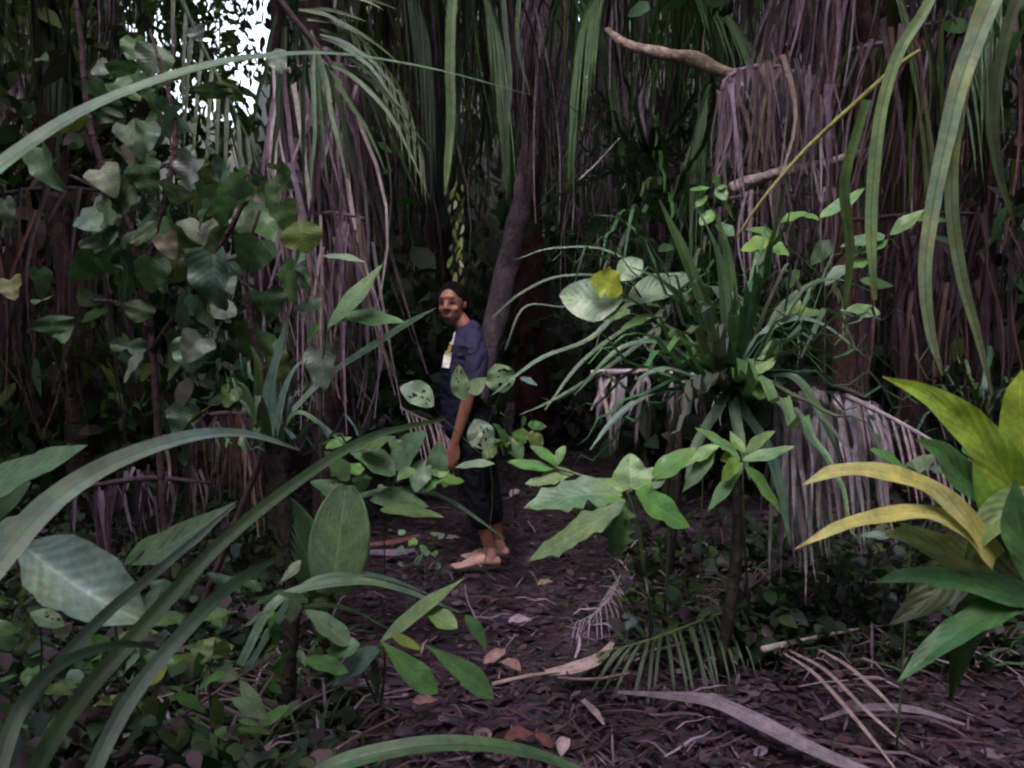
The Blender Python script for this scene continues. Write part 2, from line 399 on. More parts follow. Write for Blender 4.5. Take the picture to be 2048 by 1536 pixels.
# ---- litter on the floor
def litter():
    mb = MB()
    for _ in range(17000):
        y = 2.5 + 8 * rnd.random() ** 1.5; x = rnd.uniform(-.68, .68) * y
        L = rnd.uniform(.02, .085); T = V(rnd.uniform(-1, 1), rnd.uniform(-1, 1), rnd.uniform(-.12, .12)).normalized()
        c = rnd.choice([(.15, .10, .15), D['dark'], D['brown'], D['brown'], D['dark'], (.08, .04, .05), D['brown'], D['dark']])
        p = V(x, y, .07 * noise.noise(V(x * .9, y * .9, 0)) + .03 * noise.noise(V(x * 3.1, y * 3.1, 5)) - .02 + rnd.uniform(.004, .03))
        if rnd.random() < .42:
            ribbon(mb, [p + T * L * 1.8 * i / 3 for i in range(4)], [.006, .009, .007, .002], (UP + jit(.6)).normalized(), vary(c, .4), .3, 1)
        else:
            leafquad(mb, p, L, L * rnd.uniform(.3, .6), T, (UP + jit(.6)).normalized(), vary(tuple(q * .8 for q in c), .6), rnd.uniform(-.3, .3))
    for _ in range(360):
        y = 2.6 + 4.5 * rnd.random() ** 1.3; x = rnd.gauss(.12, .26) * y; L = rnd.uniform(.08, .45) if x > .3 * y else rnd.uniform(.06, .26); an = rnd.gauss(.2, .9); T = V(math.cos(an), math.sin(an), rnd.uniform(-.05, .12)).normalized(); T2_ = T.cross(UP)
        p = V(x, y, .07 * noise.noise(V(x * .9, y * .9, 0)) + rnd.uniform(.01, .05)); bw = rnd.uniform(-.08, .08); q = rnd.uniform(.004, .014)
        ribbon(mb, [p + T * L * t + T2_ * bw * t * t + UP * .03 * math.sin(t * 3.1) * rnd.random() for t in (0, .25, .5, .75, 1)], [q * .6, q, q, q * .7, .002], (UP + jit(.5)).normalized(), vary(rnd.choice([D['mauve'], D['brown'], D['brown'], D['dark'], (.13, .09, .125)]), .4), .3, 1)
    tag(mb.build('litter', M['dead']), 'brown and mauve dead leaf litter strewn over the forest floor', kind='stuff')
litter()
def groundcover():
    mb = MB()
    for _ in range(14000):
        if rnd.random() < .62:
            y = rnd.uniform(2.1, 6); x = -rnd.uniform(.10 + .03 * y, .66) * y - .12 * noise.noise(V(y * 2, 0, 0)); hz = .12 + .42 * min(1, max(0, (-x / y - .14) / .2))
        else: y = rnd.uniform(3.5, 5.2); x = rnd.uniform(.13, .62) * y + .2 * noise.noise(V(y * 2, 3, 0)); hz = .5
        hz *= max(.15, .6 + 1.1 * noise.noise(V(x * 1.6, y * 1.6, 9)))
        if rnd.random() < .62:
            L = rnd.uniform(.03, .10); p = V(x, y, rnd.uniform(.02, hz))
            leafquad(mb, p, L, L * .75, (jit(1) + UP * .1).normalized(), (UP + jit(.5)).normalized(), vary(rnd.choice([(.035, .075, .03), (.022, .042, .024), (.022, .042, .024), (.045, .06, .02), (.035, .05, .05), D['dark'], D['brown']]), .4))
        else:
            L = rnd.uniform(.12, .4); d = V(rnd.uniform(-1, 1), rnd.uniform(-1, 1), rnd.uniform(.4, 1.5)).normalized(); p = V(x, y, 0)
            P = [p + d * L * t - UP * L * .5 * t * t for t in (0, .33, .66, 1)]
            ribbon(mb, P, [.008, .012, .009, .002], facing, vary(rnd.choice([(.04, .08, .035), G['dark'], D['brown'], D['dark'], D['mauve']]), .3), .3)
    tag(mb.build('ground_cover', M['mass']), 'low tangle of small leaves and grass on the forest floor', kind='stuff')
groundcover()

# ================================================================== TREES
def trunk_tree(label, name, cat, pts, Y, wpx, c, Yb=None, skirt=None, crown=None, group='trees standing in the dark forest'):
    Yb = Yb or Y
    P = [at(x, y, Y + (Yb - Y) * i / (len(pts) - 1)) for i, (x, y) in enumerate(pts)]
    b = P[-1].copy(); b.z = 0; b.x += (P[-1].x - P[-2].x) * .3
    if P[-1].z > .15: P.append(b)
    top = P[0] + (P[0] - P[1]).normalized() * 2.2; P = [top] + P
    th = thing(name, label, cat, b, group)
    mb = MB(); W = [pxw(wpx * .8, Y), pxw(wpx, Y), pxw(wpx * 1.25, Y)]
    tube(mb, spline(P, 36), W, c, 12, .35); mb.build('trunk', M['bark'], th)
    if crown:
        cm = MB()
        for q in range(crown):
            an = q / crown * 6.283 + rnd.uniform(-.3, .3); el = rnd.uniform(-.2, .8)
            frond_geo(cm, cm, [top, top + V(math.cos(an), math.sin(an), el) * 1.1, top + V(math.cos(an) * 2.2, math.sin(an) * 2.2, el * 1.2 - .2), top + V(math.cos(an) * 3, math.sin(an) * 3, el - 1.0)], .6, 26, G['mid'], .03, .6)
        cm.build('crown', M['mass'], th)
    return th
def frond_geo(rm, lm, pts, L, n, c, w=.025, hang=.5, rc=None, rw=.03, both=True, cj=.25, start=.08):
    P = spline(pts, 20); tube(rm, P, [rw, rw * .7, rw * .3], rc or c, 6)
    for i in range(n):
        for sg in ((-1, 1) if both else (1,)):
            t = start + (1 - start) * (i + rnd.uniform(-.3, .3)) / n; t = max(0, min(.999, t)); u = t * 20; k = min(int(u), 19)
            p = P[k].lerp(P[k + 1], u - k); T = (P[k + 1] - P[k]).normalized()
            S = T.cross(UP); S = S.normalized() if S.length > .05 else V(1, 0, 0)
            ll = L * (math.sin(math.pi * (.12 + .8 * t)) ** .6) * rnd.uniform(.8, 1.1)
            d = (S * sg * (1 - hang * .6) + T * .55 - UP * hang + jit(.08)).normalized()
            Q = [p + d * ll * s - UP * ll * (.15 + .5 * hang) * s * s for s in (0, .25, .5, .75, 1)]
            ribbon(lm, Q, lambda t: w * (min(1, .5 + 2 * t)) * (1 - t) ** .5 + .001, (UP * .7 + facing(p) * .5), vary(c, cj), .25, 1)
trunk_tree('mauve grey trunk leaning right in the dark middle, right behind the person', 'leaning_tree', 'tree', [(1100, -60), (1078, 180), (1048, 370), (1026, 480), (990, 640), (950, 800)], 7.2, 40, (.30, .215, .29))
trunk_tree('palm trunk clothed in a long pale mauve skirt of dead fronds', 'palm_tree', 'palm', [(625, -120), (640, 200), (655, 500), (665, 820)], 5.8, 70, D['brown'], crown=9)
trunk_tree('pinkish trunk between the draped dead frond and the hanging green blades', 'palm_tree', 'palm', [(1650, -120), (1645, 60), (1660, 250), (1690, 480), (1700, 760)], 5.6, 62, (.25, .14, .15), crown=9)
trunk_tree('dark trunk slanting down right at the upper right edge', 'forest_tree', 'tree', [(1690, -60), (1750, 110), (1800, 300), (1830, 520)], 6.4, 48, (.10, .05, .06))
trunk_tree('thick dark red brown trunk behind the tall hanging strips in the centre', 'forest_tree', 'tree', [(1035, -60), (1040, 150), (1050, 400), (1060, 620)], 9.2, 55, (.07, .025, .035), crown=8)
trunk_tree('black trunk straight above the head of the person', 'forest_tree', 'tree', [(860, -60), (870, 200), (880, 400), (870, 620)], 9, 50, (.045, .025, .035), crown=8)
trunk_tree('dark upright trunk at the far left edge behind the shrub', 'forest_tree', 'tree', [(90, -60), (110, 300), (150, 600), (165, 860)], 5.4, 50, (.06, .03, .035), crown=8)
trunk_tree('slim dark trunk beyond the right hanging blades', 'forest_tree', 'tree', [(1960, -60), (1970, 300), (1950, 600), (1960, 860)], 5.8, 42, (.09, .045, .06), crown=8)
trunk_tree('slim dark trunk beside the bright gap in the leaves', 'forest_tree', 'tree', [(555, -60), (560, 200), (530, 500), (520, 800)], 8, 38, (.07, .04, .05), crown=8)
trunk_tree('grey brown trunk rising behind the far strap leaved plants', 'forest_tree', 'tree', [(1380, -60), (1350, 200), (1330, 420), (1310, 700)], 8.5, 42, (.09, .06, .07), crown=8)

def branch(label, name, pts, Y, w, c, mat='bark', twigs=0):
    P = [at(x, y, Y if not isinstance(Y, list) else Y[i]) for i, (x, y) in enumerate(pts)]
    th = thing(name, label, 'branch', P[0]); mb = MB(); Q = spline(P, 24)
    tube(mb, Q, [pxw(k, P[0].y) for k in w], c, 9, .5); mb.build('limb', M[mat], th)
    for i in range(twigs):
        tw = MB(); q = rnd.choice(Q[3:]); e = q + V(rnd.uniform(-.2, .2), rnd.uniform(-.1, .1), rnd.uniform(-.05, .22)); tube(tw, spline([q, (q + e) / 2 + jit(.02), e], 5), [.012, .006, .003], c, 5); tw.build('twig', M[mat], th)
branch('smooth pinkish bare branch arching across the upper right into the draped frond', 'bare_branch', [(1215, 60), (1250, 86), (1320, 106), (1390, 120), (1460, 148), (1560, 152), (1640, 200)], [5.6, 5.2, 5.1, 5, 4.95, 5.0, 5.3], [12, 21, 23, 22, 16], (.40, .29, .26), twigs=3)
branch('short pale pink branch under the draped dead frond', 'bare_branch', [(1462, 378), (1500, 362), (1560, 345), (1610, 335), (1670, 322), (1740, 300)], [4.7, 4.7, 4.75, 4.8, 4.9, 5.3], [20, 22, 18, 16], (.40, .31, .33), twigs=4)

# ---- curtains of dead strips
def curtain(label, name, x0, x1, y0, y1, Y, n, cols, w=.02, lean=V(0, 0, 0), ylen=(.4, 1), rib=None, mat='dead', cat='dead frond', dep=.35, j0=.0):
    top = at((x0 + x1) / 2, y0, Y); th = thing(name, label, cat, top, 'dead palm fronds hanging in the forest')
    rp = rib or [(x0 - 6, y0 + 12), ((x0 + x1) / 2, y0 - 4), (x1 + 4, y0 + 6)]
    R_ = spline([at(a, b, Y) for a, b in rp], 12)
    rm = MB(); tube(rm, R_, [.022, .03, .012], vary(cols[0]), 6, .3); rm.build('rachis', M['dead'], th)
    lm = MB()
    for i in range(n):
        if i % 5 == 0: bt = rnd.random(); bl = V(rnd.gauss(0, .07), 0, 0); bd = rnd.uniform(.45, 1.2); bcol = rnd.choice(cols)
        t = min(.999, max(0, bt + rnd.gauss(0, .035))) if rnd.random() < .8 else rnd.random(); u = t * 12; k = min(int(u), 11); p = R_[k].lerp(R_[k + 1], u - k) + V(0, rnd.uniform(-dep, dep), rnd.uniform(-.03, .03))
        p.z -= rnd.random() ** 2 * j0 * (at(0, y0, Y).z - at(0, y1, Y).z)
        L = (p.z - at(0, y1, Y).z) * rnd.uniform(*ylen)
        L = max(.05, L)
        hair_ribbon(lm, p, L, w * rnd.uniform(.5, 1.4), vary(tuple(x * bd for x in (bcol if rnd.random() < .6 else rnd.choice(cols))), .3, .08), lean + bl, 6)
    lm.build('leaflets', M[mat], th)
Mv, Mp, Mt = D['mauve'], D['pale'], D['tan']
curtain('long pale mauve skirt of dead strips hanging down the left palm trunk', 'hanging_frond', 570, 715, 130, 850, 5.3, 130, [Mv, Mv, Mp, D['brown']], .026, ylen=(.35, 1), j0=.35)
curtain('lower pale mauve strips of the dead skirt above the fallen leaves', 'hanging_frond', 600, 725, 430, 860, 5.1, 70, [Mv, Mp, Mt], .022, ylen=(.5, 1), j0=.3)
curtain('grey mauve dead frond draped over the bare branch', 'hanging_frond', 1452, 1625, 148, 430, 4.8, 105, [Mv, Mp, Mv, Mt], .024, rib=[(1444, 182), (1462, 150), (1520, 132), (1585, 142), (1645, 200)], ylen=(.5, 1), dep=.2)
curtain('upper dead skirt hanging on the pinkish palm trunk above the draped frond', 'hanging_frond', 1560, 1720, -60, 250, 5.1, 80, [Mv, Mt, D['brown']], .028, lean=V(-.1, 0, 0))
curtain('thin grey strips hanging just right of the leaning trunk', 'hanging_frond', 1060, 1140, -40, 470, 6.8, 50, [Mv, Mp, D['brown']], .022, j0=.4)
curtain('dark green strips hanging behind the arching leaf top centre', 'hanging_frond', 720, 880, -60, 380, 6.2, 60, [G['dark'], D['dark'], G['olive'], D['brown']], .024, mat='dead')
curtain('greenish strips hanging between the tall blade and the leaning trunk', 'hanging_frond', 890, 1040, -60, 330, 6, 60, [G['dark'], G['mid'], D['dark'], D['brown']], .024)
curtain('green and mauve strips hanging left of the bare branch', 'hanging_frond', 1140, 1290, -60, 300, 6, 60, [G['mid'], Mv, G['olive'], D['brown']], .024)
curtain('green strips hanging above the bare branch', 'hanging_frond', 1290, 1450, -60, 220, 6, 60, [G['mid'], G['fresh'], D['brown'], G['olive']], .024)
curtain('red mauve strips hanging right of the pinkish palm trunk', 'hanging_frond', 1700, 1830, 90, 560, 5.2, 70, [Mv, (.2, .1, .11), D['brown'], G['olive']], .024)
curtain('dark red brown strips hanging at the upper right edge', 'hanging_frond', 1840, 2060, 40, 520, 5.3, 90, [D['brown'], (.15, .07, .09), D['dark'], G['dark']], .024)
curtain('dark brown strips hanging low on the right behind the green blades', 'hanging_frond', 1690, 2060, 430, 900, 5.0, 120, [D['brown'], D['dark'], (.13, .07, .08)], .024, j0=.4)
curtain('dark strips hanging at the left edge below the arching leaf', 'hanging_frond', -20, 230, 380, 900, 4.6, 80, [D['dark'], (.10, .045, .045), D['brown']], .022, j0=.3)
curtain('rusty brown strips hanging low behind the wide arching leaf on the left', 'hanging_frond', 380, 520, 830, 1080, 4.3, 60, [D['brown'], (.16, .08, .08), Mt], .02)
curtain('dark strips hanging under the green frond left of the person', 'hanging_frond', 740, 860, 280, 640, 6.4, 50, [D['dark'], G['dark'], D['brown']], .022)
curtain('mauve strips hanging below the short pink branch', 'hanging_frond', 1465, 1640, 385, 640, 4.9, 60, [Mv, D['brown'], Mt], .02)
curtain('dark purple strips hanging along the left side below the wide leaf', 'hanging_frond', 180, 420, 960, 1180, 3.9, 50, [D['brown'], D['dark'], Mv], .018)
curtain('thin green strips hanging at the top left of the bright gap', 'hanging_frond', 40, 240, -80, 260, 5.5, 50, [G['dark'], D['dark'], G['olive']], .022)

# ---- palm fronds
def palm_frond(label, pts, Y, L, n, c, w, hang, rc=None, rw=.03, name='palm_frond', mat='blade', cat='palm frond', both=True, start=.08):
    P = [at(x, y, Y if not isinstance(Y, list) else Y[i]) for i, (x, y) in enumerate(pts)]
    th = thing(name, label, cat, P[0]); a, b = MB(), MB()
    frond_geo(a, b, P, L, n, c, w, hang, rc, rw, both, start=start)
    a.build('rachis', M['dead' if mat == 'dead' else 'blade'], th); b.build('leaflets', M[mat], th); return th
def fan_frond(label, rach, Y, fans, w, c, mat='blade', name='palm_frond', cat='palm frond', rc=None):
    P = [at(x, y, Y) for x, y in rach]; th = thing(name, label, cat, P[0]); a, b = MB(), MB()
    tube(a, spline(P, 14), [.035, .03, .014], rc or c, 7, .3); a.build('rachis', M['dead'], th)
    for (x0, y0), (x1, y1), sag in fans:
        Y1 = Y + rnd.uniform(-.25, .25); A = at(x0, y0, Y); B = at(x1, y1, Y1); L = (B - A).length; d = V(B.y - A.y, 0, 0)
        Q = [A.lerp(B, t) + UP * L * sag * math.sin(math.pi * t) + V(rnd.uniform(-.01, .01), 0, 0) for t in (0, .2, .4, .6, .8, 1)]
        ribbon(b, spline(Q, 12), lambda t: w * rnd_w * (min(1, .45 + 2.2 * t)) * (max(0, 1 - t ** 2)) ** .8 + .001, lambda p: facing(p, .8, .5), vary(c, .3, .1), .25, 1)
    b.build('leaflets', M[mat], th); return th
rnd_w = 1.0
fans = [((600, 20), (735, 78), .08), ((615, 40), (800, 130), .12), ((640, 70), (815, 205), .12), ((650, 95), (822, 250), .12), ((655, 120), (850, 330), .14), ((655, 130), (775, 352), .05), ((650, 130), (740, 420), .06), ((640, 125), (700, 400), .04),
        ((625, 100), (655, 380), .03), ((610, 90), (610, 400), -.02), ((570, 60), (545, 330), -.04), ((550, 30), (500, 260), -.06), ((660, 130), (860, 400), .16), ((640, 60), (760, 150), .1), ((600, 0), (770, 20), .1), ((620, 60), (690, 330), .04), ((600, 60), (640, 300), .02)]
fans += [((a0 + rnd.uniform(-8, 8), b0 + rnd.uniform(-8, 8)), (a1 + rnd.uniform(-35, 35), b1 + rnd.uniform(-40, 40)), s0) for (a0, b0), (a1, b1), s0 in fans[::2]]
fan_frond('green palm frond drooping over the pale skirt at the upper left', [(470, -160), (560, 0), (650, 110), (664, 140)], 4.1, fans, .024, (.06, .095, .06), rc=D['brown'])
palm_frond('dark green palm frond hanging left of the skirted palm trunk', [(330, -80), (400, 80), (450, 180), (520, 330)], [4.6, 4.5, 4.4, 4.4], .5, 9, (.075, .10, .07), .026, .85)
palm_frond('olive palm frond drooping right of the skirted palm trunk', [(680, 40), (750, 110), (810, 200), (850, 330)], 5.2, .42, 15, (.055, .075, .03), .02, .6)
palm_frond('green palm frond at the top beside the white speck of sky', [(1330, -100), (1440, 10), (1500, 90), (1560, 150)], 5.8, .6, 20, G['mid'], .026, .6)
fans = []
for bx in (1205, 1235, 1250, 1290, 1350, 1400, 1440):
    for _ in range(7):
        x0 = bx + rnd.gauss(0, 9); fans.append(((x0, 748 + rnd.uniform(-3, 5)), (x0 + rnd.gauss(-12, 16), 748 + rnd.uniform(50, 165 if bx < 1300 else 110)), rnd.uniform(-.03, .06)))
fan_frond('dead grey frond lying over the low bushes right of the path', [(1182, 747), (1260, 744), (1350, 746), (1470, 762)], 4.0, fans, .020, (.22, .18, .22), 'dead', 'dead_frond', 'dead frond', (.34, .27, .33))
fans = []
for i in range(84):
    t = rnd.choice([0.02, .12, .3, .42, .62, .75, .82, .97]) + rnd.gauss(0, .03); x0 = 1555 + 190 * t; y0 = 790 - 22 * math.sin(t * 3.1) + 14 * t; fans.append(((x0, y0), (x0 + rnd.uniform(-10, 70) * (1.1 - t) + (t - .3) * 60 - 10, y0 + rnd.uniform(130, 390) * (1.15 - .4 * t)), rnd.uniform(.02, .1)))
fan_frond('dead mauve frond fanning down below the large strap leaved plant', [(1545, 800), (1600, 772), (1690, 780), (1760, 815)], 3.45, fans, .026, (.235, .195, .24), 'dead', 'dead_frond', 'dead frond', D['brown'])
palm_frond('dead pale frond rib slanting down towards the yellow green plant', [(1690, 790), (1780, 835), (1870, 885), (1955, 930)], [3.3, 3.2, 3.1, 3.0], .28, 14, (.19, .14, .18), .013, .5, (.33, .26, .31), .024, 'dead_frond', 'dead', 'dead frond')
palm_frond('pinkish dead frond stub behind the leafy clump left of the person', [(800, 815), (840, 835), (880, 850), (900, 870)], 4.9, .26, 10, (.24, .18, .22), .014, .9, None, .015, 'dead_frond', 'dead', 'dead frond')

for lab, x, y, Y, sx, c in [
    ('dim green palm frond hanging at the top between the two central strap blades', 960, -40, 5.6, 60, G['mid']), ('green palm frond hanging above the leaning trunk', 1120, -60, 6.0, 120, G['mid']),
    ('bright green palm frond hanging over the left end of the bare branch', 1230, -80, 5.7, -90, G['fresh']), ('green palm frond hanging behind the middle of the bare branch', 1370, -60, 6.2, 90, G['mid']),
    ('dark palm frond hanging just right of the skirted palm trunk at the top', 790, -90, 5.8, 80, G['dark']), ('olive palm frond hanging right of the draped dead frond', 1770, -70, 5.0, 70, G['olive']),
    ('dark palm frond hanging at the top right corner', 2010, -60, 5.0, -80, G['mid']), ('dark palm frond hanging at the top left corner', 60, -80, 5.4, 90, G['dark']),
    ('low green palm frond hanging between the bare branch and the far strap plants', 1200, 150, 6.8, 80, G['mid']), ('dim palm frond hanging left of the draped dead frond', 1420, 170, 5.6, -50, G['mid'])]:
    palm_frond(lab, [(x, y), (x + sx * .4, y + 60), (x + sx * .8, y + 150), (x + sx, y + 290)], Y, rnd.uniform(.5, .8), 19, tuple(q * .7 for q in c), .019, rnd.uniform(.5, .95))

# ================================================================== STRAP LEAVED PLANTS
def bladew(w): return lambda t: w * min(1, .7 + 1.2 * t) * (max(0.0, 1 - t ** 2.2)) ** .9 + .0006
def hero_blades(label, root, blades, name='pandanus_plant', cat='pandanus', stem=None, group=None):
    th = thing(name, label, cat, root, group)
    for pts, Ys, wpx, c, *r in blades:
        n = len(pts); P = [at(x, y, Ys if not isinstance(Ys, (list, tuple)) else Ys[0] + (Ys[1] - Ys[0]) * i / (n - 1)) for i, (x, y) in enumerate(pts)]
        mb = MB(); Ym = P[len(P) // 2].y
        fa = r[0] if r else (.7, .6)
        Yw = (lambda q: P[0].y + (P[-1].y - P[0].y) * q); ribbon(mb, spline(P, 34), [pxw(k, Yw(i / (len(wpx) - 1))) for i, k in enumerate(wpx)], (lambda p, fa=fa: facing(p, *fa)), vary(c, .05), .16, 3, twist=(r[1] if len(r) > 1 else 0))
        mb.build('leaf', M['blade'], th)
    if stem:
        mb = MB(); tube(mb, spline([at(x, y, Y) if y is not None else x for x, y, Y in stem[0]] , 12), [pxw(k, 1.6) for k in stem[1]], D['brown'], 9, .3); mb.build('stem', M['bark'], th)
    return th
GB = (.13, .19, .15)
hero_blades('long grey green strap leaf arching across the whole upper left', at(-500, 900, 1.7) * 1, [
    ([(-160, 480), (0, 335), (180, 218), (400, 138), (560, 112), (700, 112), (880, 142), (1060, 190)], (1.5, 2.4), [44, 40, 36, 33, 28, 22, 16, 10, 4], (.14, .195, .165), (.5, .9))])
hero_blades('wide grey green strap leaf arching up from the left edge', V(-1.2, 1.3, 0), [
    ([(-160, 1330), (0, 1120), (110, 1000), (240, 920), (390, 872), (500, 870), (600, 900)], (1.1, 1.7), [60, 58, 54, 44, 34, 25, 16, 6], (.17, .225, .195), (.8, .5)),
])
hero_blades('plant with long dark ribbed blades crossing the lower left diagonally', V(-.85, 1.35, 0), [
    ([(20, 1640), (130, 1440), (290, 1250), (450, 1080), (600, 960), (740, 875), (890, 838)], (1.15, 2.2), [40, 38, 33, 27, 22, 17, 6], (.038, .075, .03), (.9, .2)),
    ([(-80, 1640), (60, 1400), (200, 1240), (330, 1130), (470, 1010)], (1.1, 1.7), [28, 27, 24, 20, 6], (.03, .045, .035), (.9, .2)),
    ([(140, 1640), (260, 1400), (400, 1230), (480, 1160), (560, 1115)], (1.2, 1.8), [36, 34, 30, 25, 6], (.03, .055, .038), (.9, .3)),
    ([(-20, 1600), (40, 1420), (120, 1330), (240, 1290), (330, 1300)], (1.1, 1.5), [34, 32, 26, 18, 6], (.03, .05, .035), (.9, .3)),
])
hero_blades('single ribbed green strap leaf arching along the bottom edge', V(-.3, 2.1, 0), [
    ([(560, 1620), (660, 1540), (800, 1500), (930, 1490), (1060, 1508), (1180, 1550)], (1.9, 2.1), [40, 46, 44, 36, 20], (.06, .11, .06), (.5, .9)),
])
hero_blades('slim green strap leaves bending over the litter below the pleated leaf', at(560, 1300, 2.6) - V(0, 0, .3), [
    ([(480, 1330), (560, 1200), (700, 1165), (800, 1180), (920, 1225)], (2.5, 2.9), [18, 24, 26, 20, 4], (.10, .165, .12), (.5, .9)),
    ([(500, 1330), (600, 1180), (700, 1150), (780, 1160), (860, 1190)], (2.6, 2.9), [14, 18, 18, 14, 3], (.08, .14, .10), (.5, .9)),
    ([(520, 1330), (540, 1260), (620, 1215), (700, 1220), (780, 1260)], (2.6, 2.8), [12, 16, 16, 12, 3], (.06, .1, .05), (.5, .9)),
], 'strap_plant', 'strap plant')
hero_blades('slim strap leaf crossing in front of the shin of the person', at(640, 1130, 4.2) - V(0, 0, .2), [
    ([(640, 1060), (720, 995), (830, 982), (910, 1010), (1010, 1078)], (3.6, 4.0), [16, 18, 20, 18, 4], (.10, .15, .11), (.5, .9)),
], 'strap_plant', 'strap plant')
hero_blades('thin strap leaf arching up to the face of the person', at(600, 900, 4.4), [
    ([(560, 850), (650, 757), (750, 690), (820, 645), (872, 616)], (4.6, 5.6), [10, 14, 18, 16, 3], (.10, .165, .12), (.6, .8)),
], 'strap_plant', 'strap plant')
hero_blades('tall ribbed green blades hanging from above on the right', at(1960, -260, 2.2), [
    ([(2060, -140), (1985, 0), (1925, 150), (1895, 270), (1868, 400), (1850, 540), (1860, 660), (1885, 750)], (2.2, 2.3), [28, 34, 37, 33, 29, 27, 24, 18, 5], (.26, .34, .22), (1, .2)),
    ([(2040, -140), (1970, 0), (1930, 150), (1905, 300), (1905, 430), (1925, 560), (1955, 670), (1985, 790)], (2.22, 2.35), [22, 26, 30, 28, 25, 24, 20, 14, 5], (.22, .29, .17), (1, .2)),
    ([(1920, -140), (1855, 10), (1800, 100), (1765, 210), (1748, 340), (1742, 470), (1750, 600)], (2.3, 2.4), [14, 20, 22, 22, 24, 22, 8], (.20, .27, .15), (1, .2)),
    ([(1735, 200), (1690, 360), (1700, 500), (1690, 620)], (2.5, 2.6), [16, 20, 18, 6], (.07, .12, .05), (1, .2)),
    ([(2080, -100), (2020, 40), (1990, 200), (1995, 330), (2030, 450)], (2.3, 2.4), [18, 22, 20, 16, 5], (.10, .13, .07), (1, .2)),
])
hero_blades('single narrow green blade hanging from the top in the centre', at(915, -220, 3), [
    ([(925, -120), (905, 0), (900, 130), (902, 230), (895, 330), (890, 390)], (3, 3), [14, 18, 20, 18, 14, 3], (.12, .17, .10), (1, .2)),
], 'strap_plant', 'strap plant')
hero_blades('two faint grey green blades hanging from the top beside the leaning trunk', at(1015, -220, 4), [
    ([(1000, -100), (1010, 40), (1020, 160), (1015, 260)], (4, 4), [8, 10, 9, 3], (.06, .085, .065), (1, .2)),
    ([(1045, -100), (1038, 0), (1035, 90), (1060, 190)], (4, 4), [7, 9, 8, 3], (.055, .08, .055), (1, .2)),
], 'strap_plant', 'strap plant')
def stick(label, pts, Y, w, c, name='dead_stick', mat='dead', cat='stick', ground=False):
    P = [(gat(x, y, .10) if ground else at(x, y, Y)) for x, y in pts]
    mb = MB(); tube(mb, spline(P, 16), w, c, 7, .4); return tag(mb.build(name, M[mat]), label, cat)
stick('thin yellow stalk slanting across the draped dead frond', [(1840, 100), (1790, 135), (1700, 215), (1600, 310), (1520, 405), (1470, 480)], 2.6, [.008, .014, .014, .010, .006], (.24, .24, .09), 'plant_stalk', 'dead', 'stalk')
stick('grey twig sticking up right of the leaning trunk', [(1158, 360), (1190, 330), (1240, 275)], 5, [.012, .012, .006], (.3, .28, .32), 'dead_twig', 'dead', 'twig')
stick('thin upright grey twig below the twig right of the leaning trunk', [(1146, 350), (1148, 400), (1144, 470)], 6, [.012, .014, .006], (.3, .26, .3), 'dead_twig', 'dead', 'twig')

def pandanus(label, px, py, Y, spec, c, w, stem=True, n_extra=0, length=.9, name='pandanus_plant', seed=1, heroes=(), up=.6, crease=.06, group='strap leaved plants in the understorey'):
    rr = random.Random(seed); C0 = at(px, py, Y); root = V(C0.x, C0.y + .05, 0)
    th = thing(name, label, 'pandanus', root, group)
    if stem:
        mb = MB(); tube(mb, spline([root, (root + C0) / 2 + V(.05, 0, 0), C0 + UP * .05], 16), [.05, .045, .06], (.035, .028, .028), 9, .6); mb.build('stem', M['bark'], th)
    for pts, dY, wpx, cc in heroes:
        n = len(pts); P = [C0] + [at(x, y, Y + dY * (i + 1) / n) for i, (x, y) in enumerate(pts)]
        mb = MB(); ribbon(mb, spline(P, 22), [pxw(q, Y) for q in wpx], lambda p: facing(p, .35, .9), cc, .2, 2); mb.build('leaf', M['blade'], th)
    for i in range(n_extra):
        an = i * 2.399 + rr.uniform(-.2, .2); el = rr.uniform(*spec); L = length * rr.uniform(.7, 1.1)
        d = V(math.cos(an) * math.cos(el), math.sin(an) * math.cos(el) * .8, math.sin(el)); g = rr.uniform(.30, .62) * (1.15 - abs(el) * up)
        P = [C0 + V(0, 0, rr.uniform(-.05, .05)) + d * L * t - UP * L * g * t ** 2.2 + d.cross(UP) * rr.uniform(-.03, .03) * t * t for t in [q / 14 for q in range(15)]]
        if rr.random() < crease:   # a creased leaf hangs from its crease
            kx = rr.randint(8, 11)
            for q in range(kx, 15): P[q] = P[kx] + (V(d.x, d.y, 0) * .45 - UP) * L * (q - kx) / 14 * .8
        mb = MB(); ribbon(mb, P, bladew(w * rr.uniform(.7, 1.15)), lambda p: facing(p, .25, 1), tuple(x * rr.uniform(.6, 1.4) for x in c), .22, 1, side=d.cross(UP).normalized())
        mb.build('leaf', M['blade'], th)
    return th
T1 = (.07, .125, .075); T2 = (.038, .075, .028)
